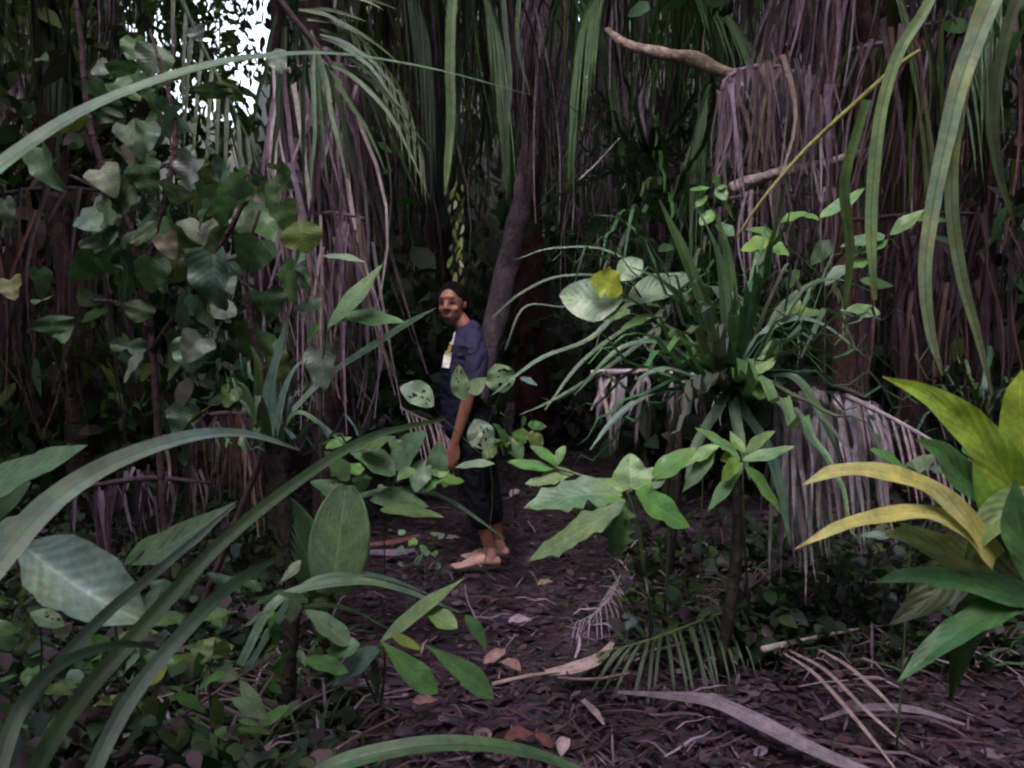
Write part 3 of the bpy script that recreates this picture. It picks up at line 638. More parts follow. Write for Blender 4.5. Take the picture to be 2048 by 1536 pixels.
pandanus('largest strap leaved plant with arching leaves right of the path', 1462, 775, 3.4, (-.1, 1.25), T1, .052, True, 50, .90, seed=4, crease=0, heroes=[
    ([(1420, 650), (1370, 520), (1318, 400)], .1, [24, 34, 34, 28, 5], T2), ([(1465, 640), (1455, 520), (1430, 420)], .1, [22, 28, 24, 18, 4], T2),
    ([(1495, 640), (1520, 540), (1560, 450)], .1, [20, 26, 22, 16, 4], T2), ([(1400, 660), (1330, 570), (1250, 530)], .1, [20, 26, 22, 16, 4], T2),
    ([(1450, 620), (1430, 500), (1385, 400)], -.1, [20, 28, 24, 16, 4], T1),
    ([(1510, 690), (1570, 645), (1640, 650), (1740, 720)], 0, [12, 20, 24, 24, 20, 4], (.11, .17, .15)), ([(1520, 700), (1570, 610), (1660, 560), (1760, 590)], .3, [12, 18, 20, 18, 4], T1),
    ([(1530, 755), (1590, 760), (1640, 830), (1690, 940)], -.2, [14, 24, 28, 24, 18, 3], (.09, .15, .11)), ([(1490, 830), (1530, 890), (1560, 980), (1580, 1090)], -.2, [20, 26, 26, 20, 3], (.08, .14, .11)),
    ([(1470, 830), (1480, 880), (1500, 960)], -.2, [18, 22, 20, 3], T1), ([(1430, 830), (1390, 900), (1370, 980)], -.2, [18, 24, 20, 3], T1),
    ([(1400, 740), (1330, 690), (1240, 700), (1150, 790)], -.1, [12, 20, 22, 18, 3], T1), ([(1390, 780), (1300, 790), (1230, 840), (1180, 900)], -.2, [12, 20, 20, 16, 3], (.09, .14, .13)),
    ([(1400, 760), (1330, 740), (1270, 760)], -.2, [12, 20, 20, 4], (.12, .18, .16)),
    ([(1540, 660), (1600, 590), (1560, 540), (1480, 620)], .2, [6, 8, 8, 6, 3], (.02, .03, .02)), ([(1500, 700), (1540, 600), (1580, 530), (1560, 700)], .1, [8, 10, 8, 3], (.025, .035, .02)),
])
pandanus('loose strap leaved plant with thin arching leaves nearest the person', 1345, 620, 4.4, (-.05, 1.15), (.055, .10, .055), .036, True, 32, 1.05, seed=7, crease=.1, heroes=[
    ([(1260, 610), (1180, 680), (1080, 720), (985, 790)], -.3, [10, 14, 16, 14, 3], (.10, .145, .11)), ([(1250, 660), (1160, 730), (1090, 820)], -.3, [8, 12, 12, 3], (.09, .13, .09)),
    ([(1230, 560), (1120, 555), (1040, 590), (980, 640)], 0, [8, 12, 14, 12, 3], (.09, .13, .10)), ([(1230, 510), (1110, 498), (1030, 520)], 0, [8, 14, 12, 3], (.12, .17, .14)),
    ([(1290, 680), (1210, 740), (1110, 800), (1040, 830)], -.2, [8, 14, 14, 10, 3], (.09, .14, .10)), ([(1220, 600), (1130, 615), (1050, 615), (1010, 700)], -.1, [8, 10, 10, 8, 3], (.10, .13, .11)),
    ([(1290, 490), (1240, 440), (1190, 430)], 0, [8, 12, 10, 3], T1),
])
pandanus('far strap leaved plant in the dim centre right of the leaning trunk', 1340, 430, 5.8, (-.1, 1.2), (.06, .105, .065), .045, True, 42, 1.3, seed=9, crease=.1)
pandanus('far strap leaved plant directly under the bare branch', 1300, 330, 6.3, (-.1, 1.2), (.055, .10, .05), .045, True, 40, 1.3, seed=10, crease=.1)
pandanus('dim strap leaved plant behind the right hanging blades', 1640, 560, 5.0, (-.2, .8), (.05, .075, .05), .026, True, 18, .8, seed=12)
pandanus('upright strap leaved plant in the left middle above the crossing blades', 545, 900, 2.9, (.2, 1.3), (.05, .10, .075), .032, True, 10, .42, seed=15, heroes=[
    ([(540, 790), (560, 700), (572, 640)], 0, [26, 28, 18, 4], (.09, .16, .14)), ([(565, 800), (590, 740), (618, 715)], 0, [20, 20, 14, 3], (.11, .18, .15)),
    ([(520, 800), (515, 730), (500, 690)], 0, [20, 22, 16, 3], T2), ([(590, 830), (640, 850), (700, 900)], 0, [16, 20, 14, 3], T1), ([(510, 830), (490, 780), (470, 760)], 0, [14, 18, 14, 3], T2)])
pandanus('small dark strap leaved plant at the right edge behind the yellow blades', 1960, 820, 3.6, (.0, 1.0), (.05, .07, .04), .024, True, 14, .6, seed=18)

# ================================================================== RIGHT FOREGROUND YELLOW GREEN PLANT
def broad_from_px(mb, a, b, wpx, Y, c, shape='ovate', fa=(.6, .8), dtip=0.0, **k):
    A = at(*a, Y); B = at(*b, Y + dtip); leaf(mb, A, B, pxw(wpx, Y), (facing(A, *fa) + jit(.15)).normalized(), c, shape, **k)
th = thing('rosette_plant', 'large yellow green rosette plant cut by the right edge', 'plant', V(1.0, 1.6, 0))
for pts, Ys, wpx, c, fa in [
    ([(2040, 1010), (2000, 930), (1930, 850), (1850, 790), (1764, 753)], (1.65, 1.6), [60, 80, 84, 76, 56, 28, 2], (.30, .42, .06), (.9, .35)),
    ([(2060, 1040), (2050, 900), (2040, 800), (2045, 740)], (1.7, 1.7), [60, 84, 84, 50, 4], (.29, .39, .06), (.9, .35)),
    ([(1990, 1120), (1930, 1040), (1850, 975), (1750, 945), (1670, 945), (1605, 970)], (1.6, 1.55), [54, 58, 54, 47, 38, 30, 3], G['och'], (.7, .7)),
    ([(1980, 1120), (1920, 1060), (1850, 1028), (1760, 1035), (1680, 1055), (1590, 1098)], (1.6, 1.5), [54, 52, 46, 40, 34, 24, 2], G['och'], (.7, .7)),
    ([(2080, 1060), (1990, 1000), (1930, 960), (1880, 905), (1830, 880)], (1.75, 1.75), [56, 74, 70, 48, 4], (.06, .14, .05), (.8, .5)),
    ([(2060, 1080), (2000, 1010), (1985, 900), (1990, 850)], (1.72, 1.72), [60, 90, 70, 4], (.18, .32, .05), (.8, .5)),
    ([(2100, 1210), (2010, 1190), (1900, 1165), (1820, 1155), (1750, 1165)], (1.6, 1.6), [90, 84, 60, 44, 4], (.07, .17, .07), (.6, .8)),
    ([(2080, 1190), (1980, 1140), (1900, 1110), (1820, 1075), (1770, 1070)], (1.65, 1.65), [80, 90, 70, 50, 4], (.08, .10, .035), (.8, .5)),
    ([(2050, 1200), (1960, 1240), (1880, 1290), (1795, 1365)], (1.6, 1.5), [60, 66, 60, 44, 2], (.06, .15, .06), (.6, .8)),
    ([(2080, 1120), (2000, 1180), (1940, 1250), (1900, 1400)], (1.8, 1.8), [70, 80, 70, 5], (.03, .06, .02), (.8, .5)),
    ([(2060, 1160), (1960, 1100), (1880, 1180), (1780, 1250)], (1.75, 1.75), [60, 90, 90, 5], (.045, .06, .025), (.8, .5)),
    ([(2120, 1140), (2060, 1020), (1990, 1040), (1930, 1120)], (1.6, 1.6), [60, 90, 70, 5], (.14, .22, .10), (.8, .5)),
    ([(2100, 1200), (2040, 1060), (2030, 960)], (1.55, 1.55), [60, 80, 4], (.08, .18, .08), (.8, .5)),
]:
    n = len(pts); P = [at(x, y, Ys[0] + (Ys[1] - Ys[0]) * i / (n - 1)) for i, (x, y) in enumerate(pts)]
    mb = MB(); ribbon(mb, spline(P, 30), [pxw(k, P[0].y) for k in wpx], lambda p, fa=fa: facing(p, *fa), c, .16, 4, wave=.05)
    o = mb.build('leaf', M['broad'], th)
    if c == G['och']: o['label'] = 'drooping yellow ochre leaf'
mb = MB(); tube(mb, spline([V(1.14, 1.65, 0), V(1.12, 1.65, .5), at(2080, 1150, 1.68)], 8), [.05, .045, .05], (.04, .035, .03), 8, .5); mb.build('stem', M['bark'], th)

# ================================================================== BROAD LEAVED SHRUBS
def shrub(label, name, cat, root, stems, leaves, sw=.012, sc_=(.07, .10, .05), nh=0, group=None, mat='broad'):
    th = thing(name, label, cat, root, group)
    sm = MB()
    for pts in stems:
        P = [at(*p) if isinstance(p, tuple) else p for p in pts]; tube(sm, spline(P, 10), [sw, sw * .8, sw * .4], sc_, 6, .2)
    if stems: sm.build('stem', M['bark' if sw > .02 else 'blade'], th)
    for lf in leaves:
        (bx, by), (tx, ty), wpx, Y, c, shape = lf[:6]; k = dict(lf[6]) if len(lf) > 6 else {}
        mb = MB(); broad_from_px(mb, (bx, by), (tx, ty), wpx, Y, vary(c, .12), shape, k.pop('fa', (.6, .8)), k.pop('dt', rnd.uniform(-.06, .06)), **k)
        mb.build('leaf', M[mat], th)
    return th
fr, pa, li, ye = G['fresh'], G['pale'], G['lime'], G['yel']
shrub('light green leafy shrub with broad leaves in front of the path on the right', 'leafy_shrub', 'shrub', gat(1300, 1290),
    [[(1290, 1150, 2.75), (1275, 1050, 2.75), (1255, 985, 2.75)], [(1255, 985, 2.75), (1190, 960, 2.8), (1110, 935, 2.85), (1070, 925, 2.85)],
     [(1255, 985, 2.75), (1320, 950, 2.8), (1370, 900, 2.85)], [gat(1300, 1290), (1300, 1220, 2.8), (1290, 1150, 2.75)]],
    [((1262, 975), (1262, 905), 84, 2.75, pa, 'heart', dict(fa=(.9, .4))), ((1250, 980), (1170, 965), 44, 2.75, fr, 'ovate'), ((1270, 985), (1385, 1050), 92, 2.7, fr, 'ovate', dict(rag=.1)),
     ((1245, 990), (1045, 1010), 90, 2.7, (.12, .2, .12), 'ovate', dict(rag=.7)), ((1250, 1000), (1110, 1085), 92, 2.65, fr, 'ovate', dict(rag=.5)), ((1250, 1005), (1050, 1118), 60, 2.6, (.13, .2, .11), 'ovate', dict(rag=.7)),
     ((1240, 1000), (1230, 1120), 60, 2.7, (.12, .2, .09), 'ovate', dict(rag=.7)), ((1265, 975), (1350, 930), 60, 2.8, (.13, .2, .15), 'ovate', dict(rag=.4)), ((1300, 960), (1400, 890), 56, 2.8, fr, 'lance'),
     ((1150, 948), (1080, 950), 36, 2.85, pa, 'ellip'), ((1110, 938), (1015, 920), 32, 2.85, fr, 'ellip'), ((1120, 935), (1060, 890), 26, 2.85, fr, 'ellip'), ((1115, 930), (1130, 890), 22, 2.85, pa, 'ellip'),
     ((1140, 950), (1050, 965), 30, 2.85, (.17, .25, .11), 'ellip', dict(rag=.4)), ((1240, 1000), (1160, 1060), 70, 2.75, (.08, .15, .06), 'ovate')], .014)
shrub('light green star shaped shrub of pointed leaves under the large strap leaved plant', 'leafy_shrub', 'shrub', gat(1500, 1240),
    [[gat(1500, 1240), (1490, 1100, 2.9), (1485, 925, 2.8)], [(1485, 925, 2.8), (1440, 880, 2.85), (1400, 850, 2.85)]],
    [((1485, 925), (1410, 1022), 44, 2.75, pa, 'ovate'), ((1490, 935), (1570, 1028), 50, 2.75, fr, 'ovate'), ((1480, 918), (1440, 962), 44, 2.7, li, 'ovate'), ((1485, 920), (1590, 888), 34, 2.8, pa, 'ovate'),
     ((1480, 915), (1392, 852), 34, 2.8, (.13, .22, .09), 'ovate', dict(rag=.3)), ((1492, 905), (1550, 860), 30, 2.85, pa, 'ovate'), ((1475, 910), (1440, 920), 34, 2.8, ye, 'ovate'),
     ((1440, 890), (1360, 935), 36, 2.9, pa, 'lance', dict(rag=.3)), ((1430, 900), (1360, 985), 36, 2.9, (.13, .19, .12), 'lance'), ((1490, 905), (1460, 860), 24, 2.85, fr, 'lance')], .010)
shrub('pale round leaved shrub with a yellow spotted leaf above the path', 'round_leaf_shrub', 'shrub', V(at(1340, 700, 3.7).x, 3.75, 0),
    [[V(at(1340, 700, 3.7).x, 3.75, 0), (1350, 760, 3.7), (1310, 640, 3.6), (1250, 590, 3.55)], [(1310, 640, 3.6), (1260, 560, 3.6)]],
    [((1245, 600), (1118, 588), 92, 3.5, (.19, .27, .19), 'ellip', dict(fa=(.9, .3))), ((1245, 585), (1180, 558), 60, 3.48, (.28, .34, .05), 'ellip', dict(fa=(.9, .3), rag=.4)), ((1235, 560), (1285, 518), 50, 3.52, (.19, .27, .20), 'ellip', dict(fa=(.9, .3))),
     ((1255, 600), (1390, 545), 60, 3.6, (.13, .2, .13), 'ovate', dict(fa=(.8, .5))), ((1260, 620), (1200, 640), 36, 3.5, (.09, .15, .08), 'ovate'), ((1215, 600), (1170, 645), 40, 3.52, (.17, .24, .18), 'ellip'), ((1300, 630), (1240, 655), 30, 3.6, fr, 'ovate')], .012)
def twigleaves(label, root, stems, leaves, name='leafy_branch', cat='shrub', sw=.008): return shrub(label, name, cat, root, stems, leaves, sw)
xr = V(at(1620, 600, 3.9).x, 4.0, 0)
twigleaves('leafy shrub with long pale leaves spreading below the short pink branch', xr,
    [[xr, (1640, 900, 3.95), (1650, 600, 3.9), (1640, 470, 3.9)], [(1650, 560, 3.9), (1560, 480, 3.85), (1500, 430, 3.9)], [(1650, 600, 3.9), (1720, 500, 3.9), (1760, 470, 3.9)]],
    [((1640, 435), (1730, 370), 34, 3.9, pa, 'ovate'), ((1640, 440), (1590, 425), 26, 3.9, fr, 'ovate'), ((1560, 445), (1620, 425), 30, 3.9, fr, 'ovate'), ((1540, 480), (1480, 500), 48, 3.8, li, 'ovate'), ((1530, 490), (1580, 510), 36, 3.8, fr, 'ovate'),
     ((1770, 470), (1680, 490), 38, 3.8, (.11, .19, .09), 'ovate'), ((1780, 470), (1850, 415), 34, 3.8, pa, 'lance'), ((1775, 480), (1710, 505), 30, 3.8, fr, 'lance'), ((1700, 530), (1650, 570), 34, 3.8, (.11, .17, .14), 'ovate'), ((1700, 535), (1745, 515), 34, 3.8, fr, 'lance'),
     ((1680, 620), (1762, 622), 44, 3.75, (.17, .25, .12), 'obov'), ((1555, 625), (1655, 620), 36, 3.7, pa, 'ovate', dict(rag=.4)), ((1600, 600), (1560, 640), 34, 3.7, (.18, .26, .11), 'ovate'), ((1560, 680), (1520, 730), 40, 3.7, fr, 'ovate'),
     ((1500, 745), (1555, 705), 40, 3.3, (.16, .24, .12), 'ovate'), ((1510, 740), (1480, 720), 34, 3.3, li, 'ovate'), ((1530, 800), (1500, 770), 30, 3.3, fr, 'ovate'), ((1560, 480), (1490, 455), 30, 3.9, fr, 'ovate'), ((1600, 540), (1570, 580), 30, 3.9, (.08, .14, .06), 'ovate'),
     ((1830, 440), (1900, 440), 40, 3.9, G['mid'], 'ovate'), ((1860, 470), (1940, 500), 34, 4.1, G['dark'], 'ovate'), ((1660, 480), (1620, 530), 36, 4.0, G['mid'], 'ovate'), ((1720, 560), (1790, 570), 30, 4.0, G['mid'], 'ovate')])
xr = V(at(1420, 400, 4.3).x, 4.35, 0)
twigleaves('small bright climbing shoot beside the short pink branch', xr, [[xr, (1410, 800, 4.35), (1420, 500, 4.3), (1430, 370, 4.3)]],
    [((1440, 372), (1450, 400), 26, 4.3, pa, 'ellip'), ((1435, 370), (1430, 350), 20, 4.3, fr, 'ellip'), ((1420, 375), (1378, 378), 16, 4.3, fr, 'ellip'), ((1415, 390), (1390, 415), 18, 4.3, li, 'ellip'), ((1440, 395), (1470, 440), 22, 4.3, fr, 'ovate'), ((1425, 420), (1400, 450), 30, 4.3, fr, 'ellip'), ((1430, 450), (1470, 470), 36, 4.3, (.11, .19, .11), 'ellip'), ((1430, 380), (1455, 372), 26, 4.3, pa, 'ellip')], sw=.006)
xr = V(at(960, 900, 4.5).x, 4.45, 0)
twigleaves('insect eaten pale leaves on thin stalks in front of the person', xr,
    [[xr, (985, 1000, 4.4), (975, 860, 4.35), (1000, 790, 4.3)], [(975, 900, 4.38), (930, 830, 4.3), (935, 780, 4.3)], [(975, 920, 4.4), (900, 850, 4.35), (860, 810, 4.3)]],
    [((1010, 785), (990, 728), 62, 4.28, (.17, .24, .17), 'ellip', dict(holes=5, fa=(1, .3))), ((930, 800), (918, 728), 40, 4.25, (.16, .21, .12), 'ovate', dict(holes=3, fa=(1, .3))), ((935, 782), (972, 755), 34, 4.25, (.2, .27, .2), 'ovate', dict(fa=(1, .3))),
     ((868, 812), (800, 772), 54, 4.25, (.15, .22, .16), 'ellip', dict(holes=6, fa=(1, .3))), ((950, 838), (975, 900), 56, 4.22, (.15, .21, .16), 'ellip', dict(holes=4, fa=(1, .3))), ((952, 850), (945, 895), 30, 4.22, (.14, .2, .15), 'ovate', dict(holes=2, fa=(1, .3))),
     ((1040, 755), (1075, 770), 18, 4.4, G['teal'], 'ovate')], sw=.007)
xr = gat(1060, 1010)
leafs = []
for i in range(16):
    a = rnd.uniform(990, 1060); b = rnd.uniform(820, 900); leafs.append(((a, b), (a + rnd.uniform(-30, 40), b + rnd.uniform(-25, 45)), rnd.uniform(22, 36), 4.5 + rnd.uniform(-.15, .15), rnd.choice([G['mid'], fr, G['olive']]), 'ovate', dict(rag=.3)))
twigleaves('bushy dark green plant right behind the hips of the person', V(at(1030, 900, 4.9).x, 4.9, 0), [[V(at(1030, 900, 4.9).x, 4.9, 0), (1025, 950, 4.6), (1020, 850, 4.5)]], leafs)
leafs = [((870, 960), (880, 880), 46, 3.7, (.13, .21, .12), 'ovate'), ((850, 920), (830, 985), 46, 3.7, (.13, .19, .14), 'ovate'), ((910, 935), (990, 925), 26, 3.9, (.14, .21, .15), 'ellip'), ((850, 950), (930, 960), 40, 3.8, fr, 'ovate', dict(rag=.4)),
         ((790, 950), (700, 900), 60, 3.6, (.07, .14, .07), 'ovate'), ((790, 940), (850, 860), 66, 3.7, (.08, .15, .10), 'ovate'), ((740, 1000), (860, 1010), 60, 3.6, (.09, .16, .08), 'ovate', dict(rag=.3)), ((760, 1020), (890, 1030), 40, 3.5, (.08, .14, .06), 'ovate'),
         ((700, 960), (650, 900), 50, 3.4, (.07, .13, .07), 'ovate'), ((720, 900), (790, 870), 40, 3.6, (.08, .14, .07), 'ovate'), ((690, 1000), (620, 960), 50, 3.3, (.05, .1, .05), 'ovate')]
for i in range(14):
    a = rnd.uniform(640, 890); b = rnd.uniform(880, 1010); leafs.append(((a, b), (a + rnd.uniform(-60, 60), b + rnd.uniform(-50, 40)), rnd.uniform(22, 44), 3.75 + rnd.uniform(-.3, .15), rnd.choice([G['mid'], fr, (.07, .13, .06)]), 'ovate', dict(rag=.3)))
rt = gat(770, 1180)
twigleaves('dense leafy clump between the pleated leaf and the legs of the person', rt, [[rt, (770, 1060, 3.7), (790, 950, 3.65)], [(770, 1060, 3.7), (860, 960, 3.75)], [(775, 1050, 3.7), (700, 970, 3.5)]], leafs)
# leaves at the left palm skirt
rt = V(at(640, 700, 3.6).x, 3.7, 0)
twigleaves('young plant with long light leaves in front of the pale dead skirt', rt, [[rt, (640, 900, 3.65), (650, 680, 3.6), (690, 640, 3.6)]],
    [((655, 655), (765, 520), 44, 3.5, (.11, .18, .09), 'lance'), ((690, 630), (810, 640), 56, 3.6, (.07, .15, .06), 'ovate'), ((690, 640), (650, 660), 34, 3.5, (.12, .18, .1), 'ovate'), ((645, 512), (735, 522), 26, 3.6, (.14, .19, .15), 'lance'), ((640, 650), (610, 690), 34, 3.6, G['mid'], 'ovate'), ((645, 600), (590, 620), 40, 3.7, G['dark'], 'ovate')], sw=.01)
# big teal leaf and friends at lower left
rt = V(-1.15, 1.6, 0)
sh = shrub('plant with one huge folded blue grey leaf at the lower left edge', 'broad_leaf_plant', 'plant', rt, [[rt, (-40, 1300, 1.65), (-20, 1150, 1.65), (20, 1100, 1.65)]],
    [((45, 1090), (292, 1242), 150, 1.6, (.21, .255, .265), 'ellip', dict(fa=(.8, .5), cup=.55, rag=.1, dt=-.05, nu=18)), ((70, 1040), (-60, 1090), 50, 1.6, G['teal'], 'ovate')], .014)
rt = V(-1.35, 1.95, 0)
shrub('plant with a long oval leaf pointing right at the left edge', 'broad_leaf_plant', 'plant', rt, [[rt, (-60, 1150, 2), (-30, 1000, 2)]],
    [((-50, 985), (168, 882), 96, 1.95, (.12, .18, .11), 'ovate', dict(rag=.05, nu=16)), ((-60, 1060), (60, 960), 60, 2.0, G['dark'], 'ovate')], .014)
rt = V(at(250, 1200, 2.3).x, 2.4, 0)
shrub('plant with a narrow upright pointing leaf behind the huge blue grey leaf', 'broad_leaf_plant', 'plant', rt, [[rt, (230, 1250, 2.35), (255, 1125, 2.3)]],
    [((250, 1128), (470, 1000), 62, 2.3, (.09, .15, .11), 'lance', dict(fa=(.8, .5))), ((250, 1130), (330, 1060), 30, 2.3, G['mid'], 'ovate')], .012)
# pleated palm seedling
rt = gat(650, 1330)
th = thing('palm_seedling', 'young palm with one wide pleated light green leaf standing upright', 'palm seedling', rt)
def pleated(a, b, wpx, Y, c, n=11):
    mb = MB(); A = at(*a, Y); B = at(*b, Y); T = (B - A).normalized(); N = V(.1, -1, .15).normalized(); N = (N - T * N.dot(T)).normalized(); S = T.cross(N); L = (B - A).length; w_ = pxw(wpx, Y); K = n * 2; base = len(mb.v); rows = 18
    for i in range(rows + 1):
        t = i / rows; f = (math.sin(math.pi * min(1, .12 + .86 * t)) ** .55)
        for j in range(K + 1):
            s = j / K * 2 - 1
            mb.add(A + T * L * t + S * s * w_ * .5 * f + N * ((.012 if j % 2 else -.012) * f - .10 * s * s * w_ - .08 * L * t * t), (t, j / K), c)
    for i in range(rows):
        for j in range(K):
            q = base + i * (K + 1) + j; mb.f.append((q, q + 1, q + K + 2, q + K + 1))
    return mb
pleated((665, 1190), (690, 975), 125, 2.75, (.14, .22, .13)).build('leaf', M['broad'], th)
pleated((650, 1190), (560, 1000), 90, 2.9, (.04, .075, .035)).build('leaf', M['broad'], th)
mb = MB(); tube(mb, spline([rt, (rt + at(660, 1190, 2.75)) / 2, at(665, 1185, 2.75)], 8), [.025, .02, .014], G['olive'], 7); mb.build('stem', M['blade'], th)
# small plant with broad leaves bottom centre-left
rt = gat(760, 1420)
shrub('low green plant with arching blunt leaves at the left side of the path bottom', 'broad_leaf_plant', 'plant', rt, [[rt, (770, 1330, 2.75), (760, 1280, 2.7)], [rt, (700, 1290, 2.7)]],
    [((760, 1285), (925, 1150), 44, 2.75, (.13, .2, .10), 'lance'), ((840, 1215), (915, 1255), 46, 2.75, (.09, .15, .04), 'obov'), ((760, 1280), (880, 1385), 60, 2.6, (.07, .14, .05), 'obov'), ((850, 1290), (995, 1395), 60, 2.7, (.06, .13, .05), 'obov'),
     ((700, 1290), (610, 1215), 60, 2.6, (.10, .16, .10), 'ovate'), ((720, 1290), (650, 1300), 50, 2.6, (.05, .1, .05), 'ovate'), ((760, 1300), (660, 1370), 60, 2.6, (.05, .09, .07), 'ovate'), ((780, 1270), (850, 1300), 26, 2.65, (.14, .18, .05), 'lance'),
     ((740, 1320), (760, 1400), 50, 2.6, (.05, .09, .05), 'ovate'), ((930, 1230), (975, 1300), 30, 2.8, (.07, .14, .05), 'ovate')], .01)
lv = []
for i in range(86):
    a = rnd.uniform(10, 620); b = rnd.uniform(1160, 1520); s = rnd.uniform(24, 70)
    an = rnd.uniform(0, 6.28); lv.append(((a, b), (a + math.cos(an) * s * 1.4, b + math.sin(an) * s), s * rnd.uniform(.4, .7), rnd.uniform(2.0, 2.7), rnd.choice([G['dark'], G['mid'], G['olive'], G['mid'], (.09, .12, .09)]), rnd.choice(['ovate', 'ellip', 'obov']), dict(rag=.2)))
lv += [((60, 1225), (130, 1250), 44, 2.2, (.14, .19, .11), 'ellip', dict(holes=2)), ((385, 1300), (470, 1290), 60, 2.3, (.11, .14, .05), 'ovate'), ((300, 1370), (335, 1330), 24, 2.3, (.16, .2, .03), 'ovate'), ((140, 1340), (165, 1365), 32, 2.3, (.14, .2, .14), 'ellip'), ((240, 1350), (285, 1300), 34, 2.3, (.12, .18, .13), 'ovate'), ((410, 1280), (405, 1330), 44, 2.3, (.10, .15, .06), 'ovate'), ((450, 1280), (440, 1325), 36, 2.3, (.10, .16, .06), 'ovate'), ((480, 1360), (540, 1440), 32, 2.3, (.07, .11, .05), 'lance')]
rt = V(-.9, 2.5, 0)
shrub('tangled low plant with small mixed leaves filling the lower left corner', 'ground_plant', 'plant', rt, [[rt, (300, 1450, 2.4), (200, 1300, 2.3)], [rt, (420, 1400, 2.4), (430, 1280, 2.3)], [rt, (120, 1420, 2.4), (80, 1260, 2.2)], [rt, (500, 1430, 2.4), (560, 1330, 2.5)]], lv, .01, D['brown'])
# seedlings at person's feet
lv = []
for i in range(18):
    a = rnd.uniform(800, 900); b = rnd.uniform(1050, 1150); lv.append(((a, b), (a + rnd.uniform(-18, 18), b + rnd.uniform(-20, 14)), rnd.uniform(14, 24), 4.6 + rnd.uniform(-.15, .2), rnd.choice([G['teal'], fr, (.12, .17, .14)]), 'ellip', {}))
shrub('little seedlings with round leaves beside the foot of the person', 'seedling', 'seedling', gat(850, 1160), [[gat(850, 1160), (850, 1110, 4.75)]], lv, .005)
lv = []
for i in range(9):
    a = rnd.uniform(1860, 1960); b = rnd.uniform(900, 960); lv.append(((a, b), (a + rnd.uniform(-70, 70), b + rnd.uniform(-50, 40)), rnd.uniform(24, 40), 2.6, rnd.choice([G['mid'], fr, G['dark']]), 'ovate', {}))
lv += [((1810, 940), (1740, 895), 34, 2.7, fr, 'ovate'), ((1810, 945), (1870, 905), 34, 2.7, (.10, .15, .09), 'ovate'), ((1815, 930), (1860, 950), 30, 2.7, (.10, .17, .09), 'ovate'), ((1780, 1075), (1720, 1070), 24, 2.6, G['teal'], 'ovate')]
rt = V(at(1820, 1200, 2.7).x, 2.75, 0)
shrub('small leafy plant behind the ochre leaves of the rosette', 'leafy_shrub', 'shrub', rt, [[rt, (1820, 1100, 2.72), (1812, 945, 2.7)], [(1820, 1100, 2.72), (1900, 960, 2.65)]], lv, .008)

# ---- upper left shrub tree with heart leaves
rt = V(at(320, 900, 3.4).x, 3.45, 0)
HB = [(.09, .15, .115), (.07, .13, .06), (.08, .12, .08), (.13, .165, .145), (.05, .10, .05), (.03, .055, .03), (.12, .13, .13), G['olive'], (.035, .06, .045)]
lv = [((395, 320), (370, 385), 92, 3.0, (.16, .16, .17), 'heart'), ((350, 370), (345, 410), 60, 3.0, (.13, .17, .14), 'heart'), ((420, 410), (395, 460), 56, 3.0, (.17, .22, .19), 'heart'), ((490, 360), (430, 395), 60, 3.0, (.11, .18, .14), 'heart'),
      ((470, 400), (440, 450), 80, 3.0, (.08, .15, .09), 'heart'), ((530, 370), (545, 430), 60, 2.95, (.09, .14, .07), 'heart'), ((560, 410), (580, 470), 70, 2.9, (.12, .17, .08), 'heart'), ((600, 440), (615, 505), 84, 2.9, (.13, .18, .06), 'ellip'),
      ((430, 510), (440, 625), 110, 3.0, (.10, .14, .13), 'heart'), ((310, 520), (300, 590), 70, 3.0, (.09, .15, .08), 'heart'), ((590, 520), (585, 610), 110, 2.9, (.04, .08, .03), 'heart'), ((380, 590), (380, 700), 120, 3.1, (.07, .10, .11), 'heart'),
      ((520, 480), (500, 545), 90, 3.0, (.07, .13, .08), 'heart'), ((180, 160), (240, 215), 80, 3.1, (.10, .16, .12), 'heart'), ((160, 230), (110, 270), 50, 3.2, G['olive'], 'heart'), ((290, 250), (300, 300), 60, 3.1, (.09, .13, .09), 'heart'),
      ((200, 340), (230, 390), 70, 3.1, (.11, .15, .11), 'heart'), ((260, 370), (240, 430), 70, 3.1, (.08, .12, .07), 'heart'), ((330, 670), (350, 760), 80, 3.2, (.06, .09, .05), 'heart'), ((370, 860), (430, 800), 60, 3.3, (.15, .14, .03), 'heart'),
      ((80, 540), (90, 600), 60, 3.1, (.05, .09, .05), 'heart'), ((10, 400), (20, 460), 44, 2.9, (.13, .16, .14), 'heart'), ((20, 560), (30, 600), 54, 2.9, (.16, .15, .08), 'heart'), ((330, 470), (350, 520), 50, 3.0, (.22, .19, .18), 'heart')]
for i in range(150):
    a = rnd.gauss(370, 150); b = rnd.gauss(430, 180)
    if not (20 < a < 650 and 20 < b < 860): continue
    if 400 < a < 540 and b < 150: continue
    sz = rnd.choice([.45, .6, .8, 1, 1.1]); lv.append(((a, b), (a + rnd.uniform(-55, 55) * sz, b + rnd.uniform(10, 80) * sz), rnd.uniform(60, 95) * sz, rnd.uniform(3.0, 3.9), rnd.choice(HB), rnd.choice(['heart', 'heart', 'ovate'])))
lv = [(l[0], l[1], l[2], l[3], l[4], l[5], dict(fa=(.75, .45), roll=rnd.gauss(0, .75), droop=rnd.uniform(.1, .5), cup=rnd.uniform(0, .4), wavy=rnd.uniform(.03, .1))) for l in lv]
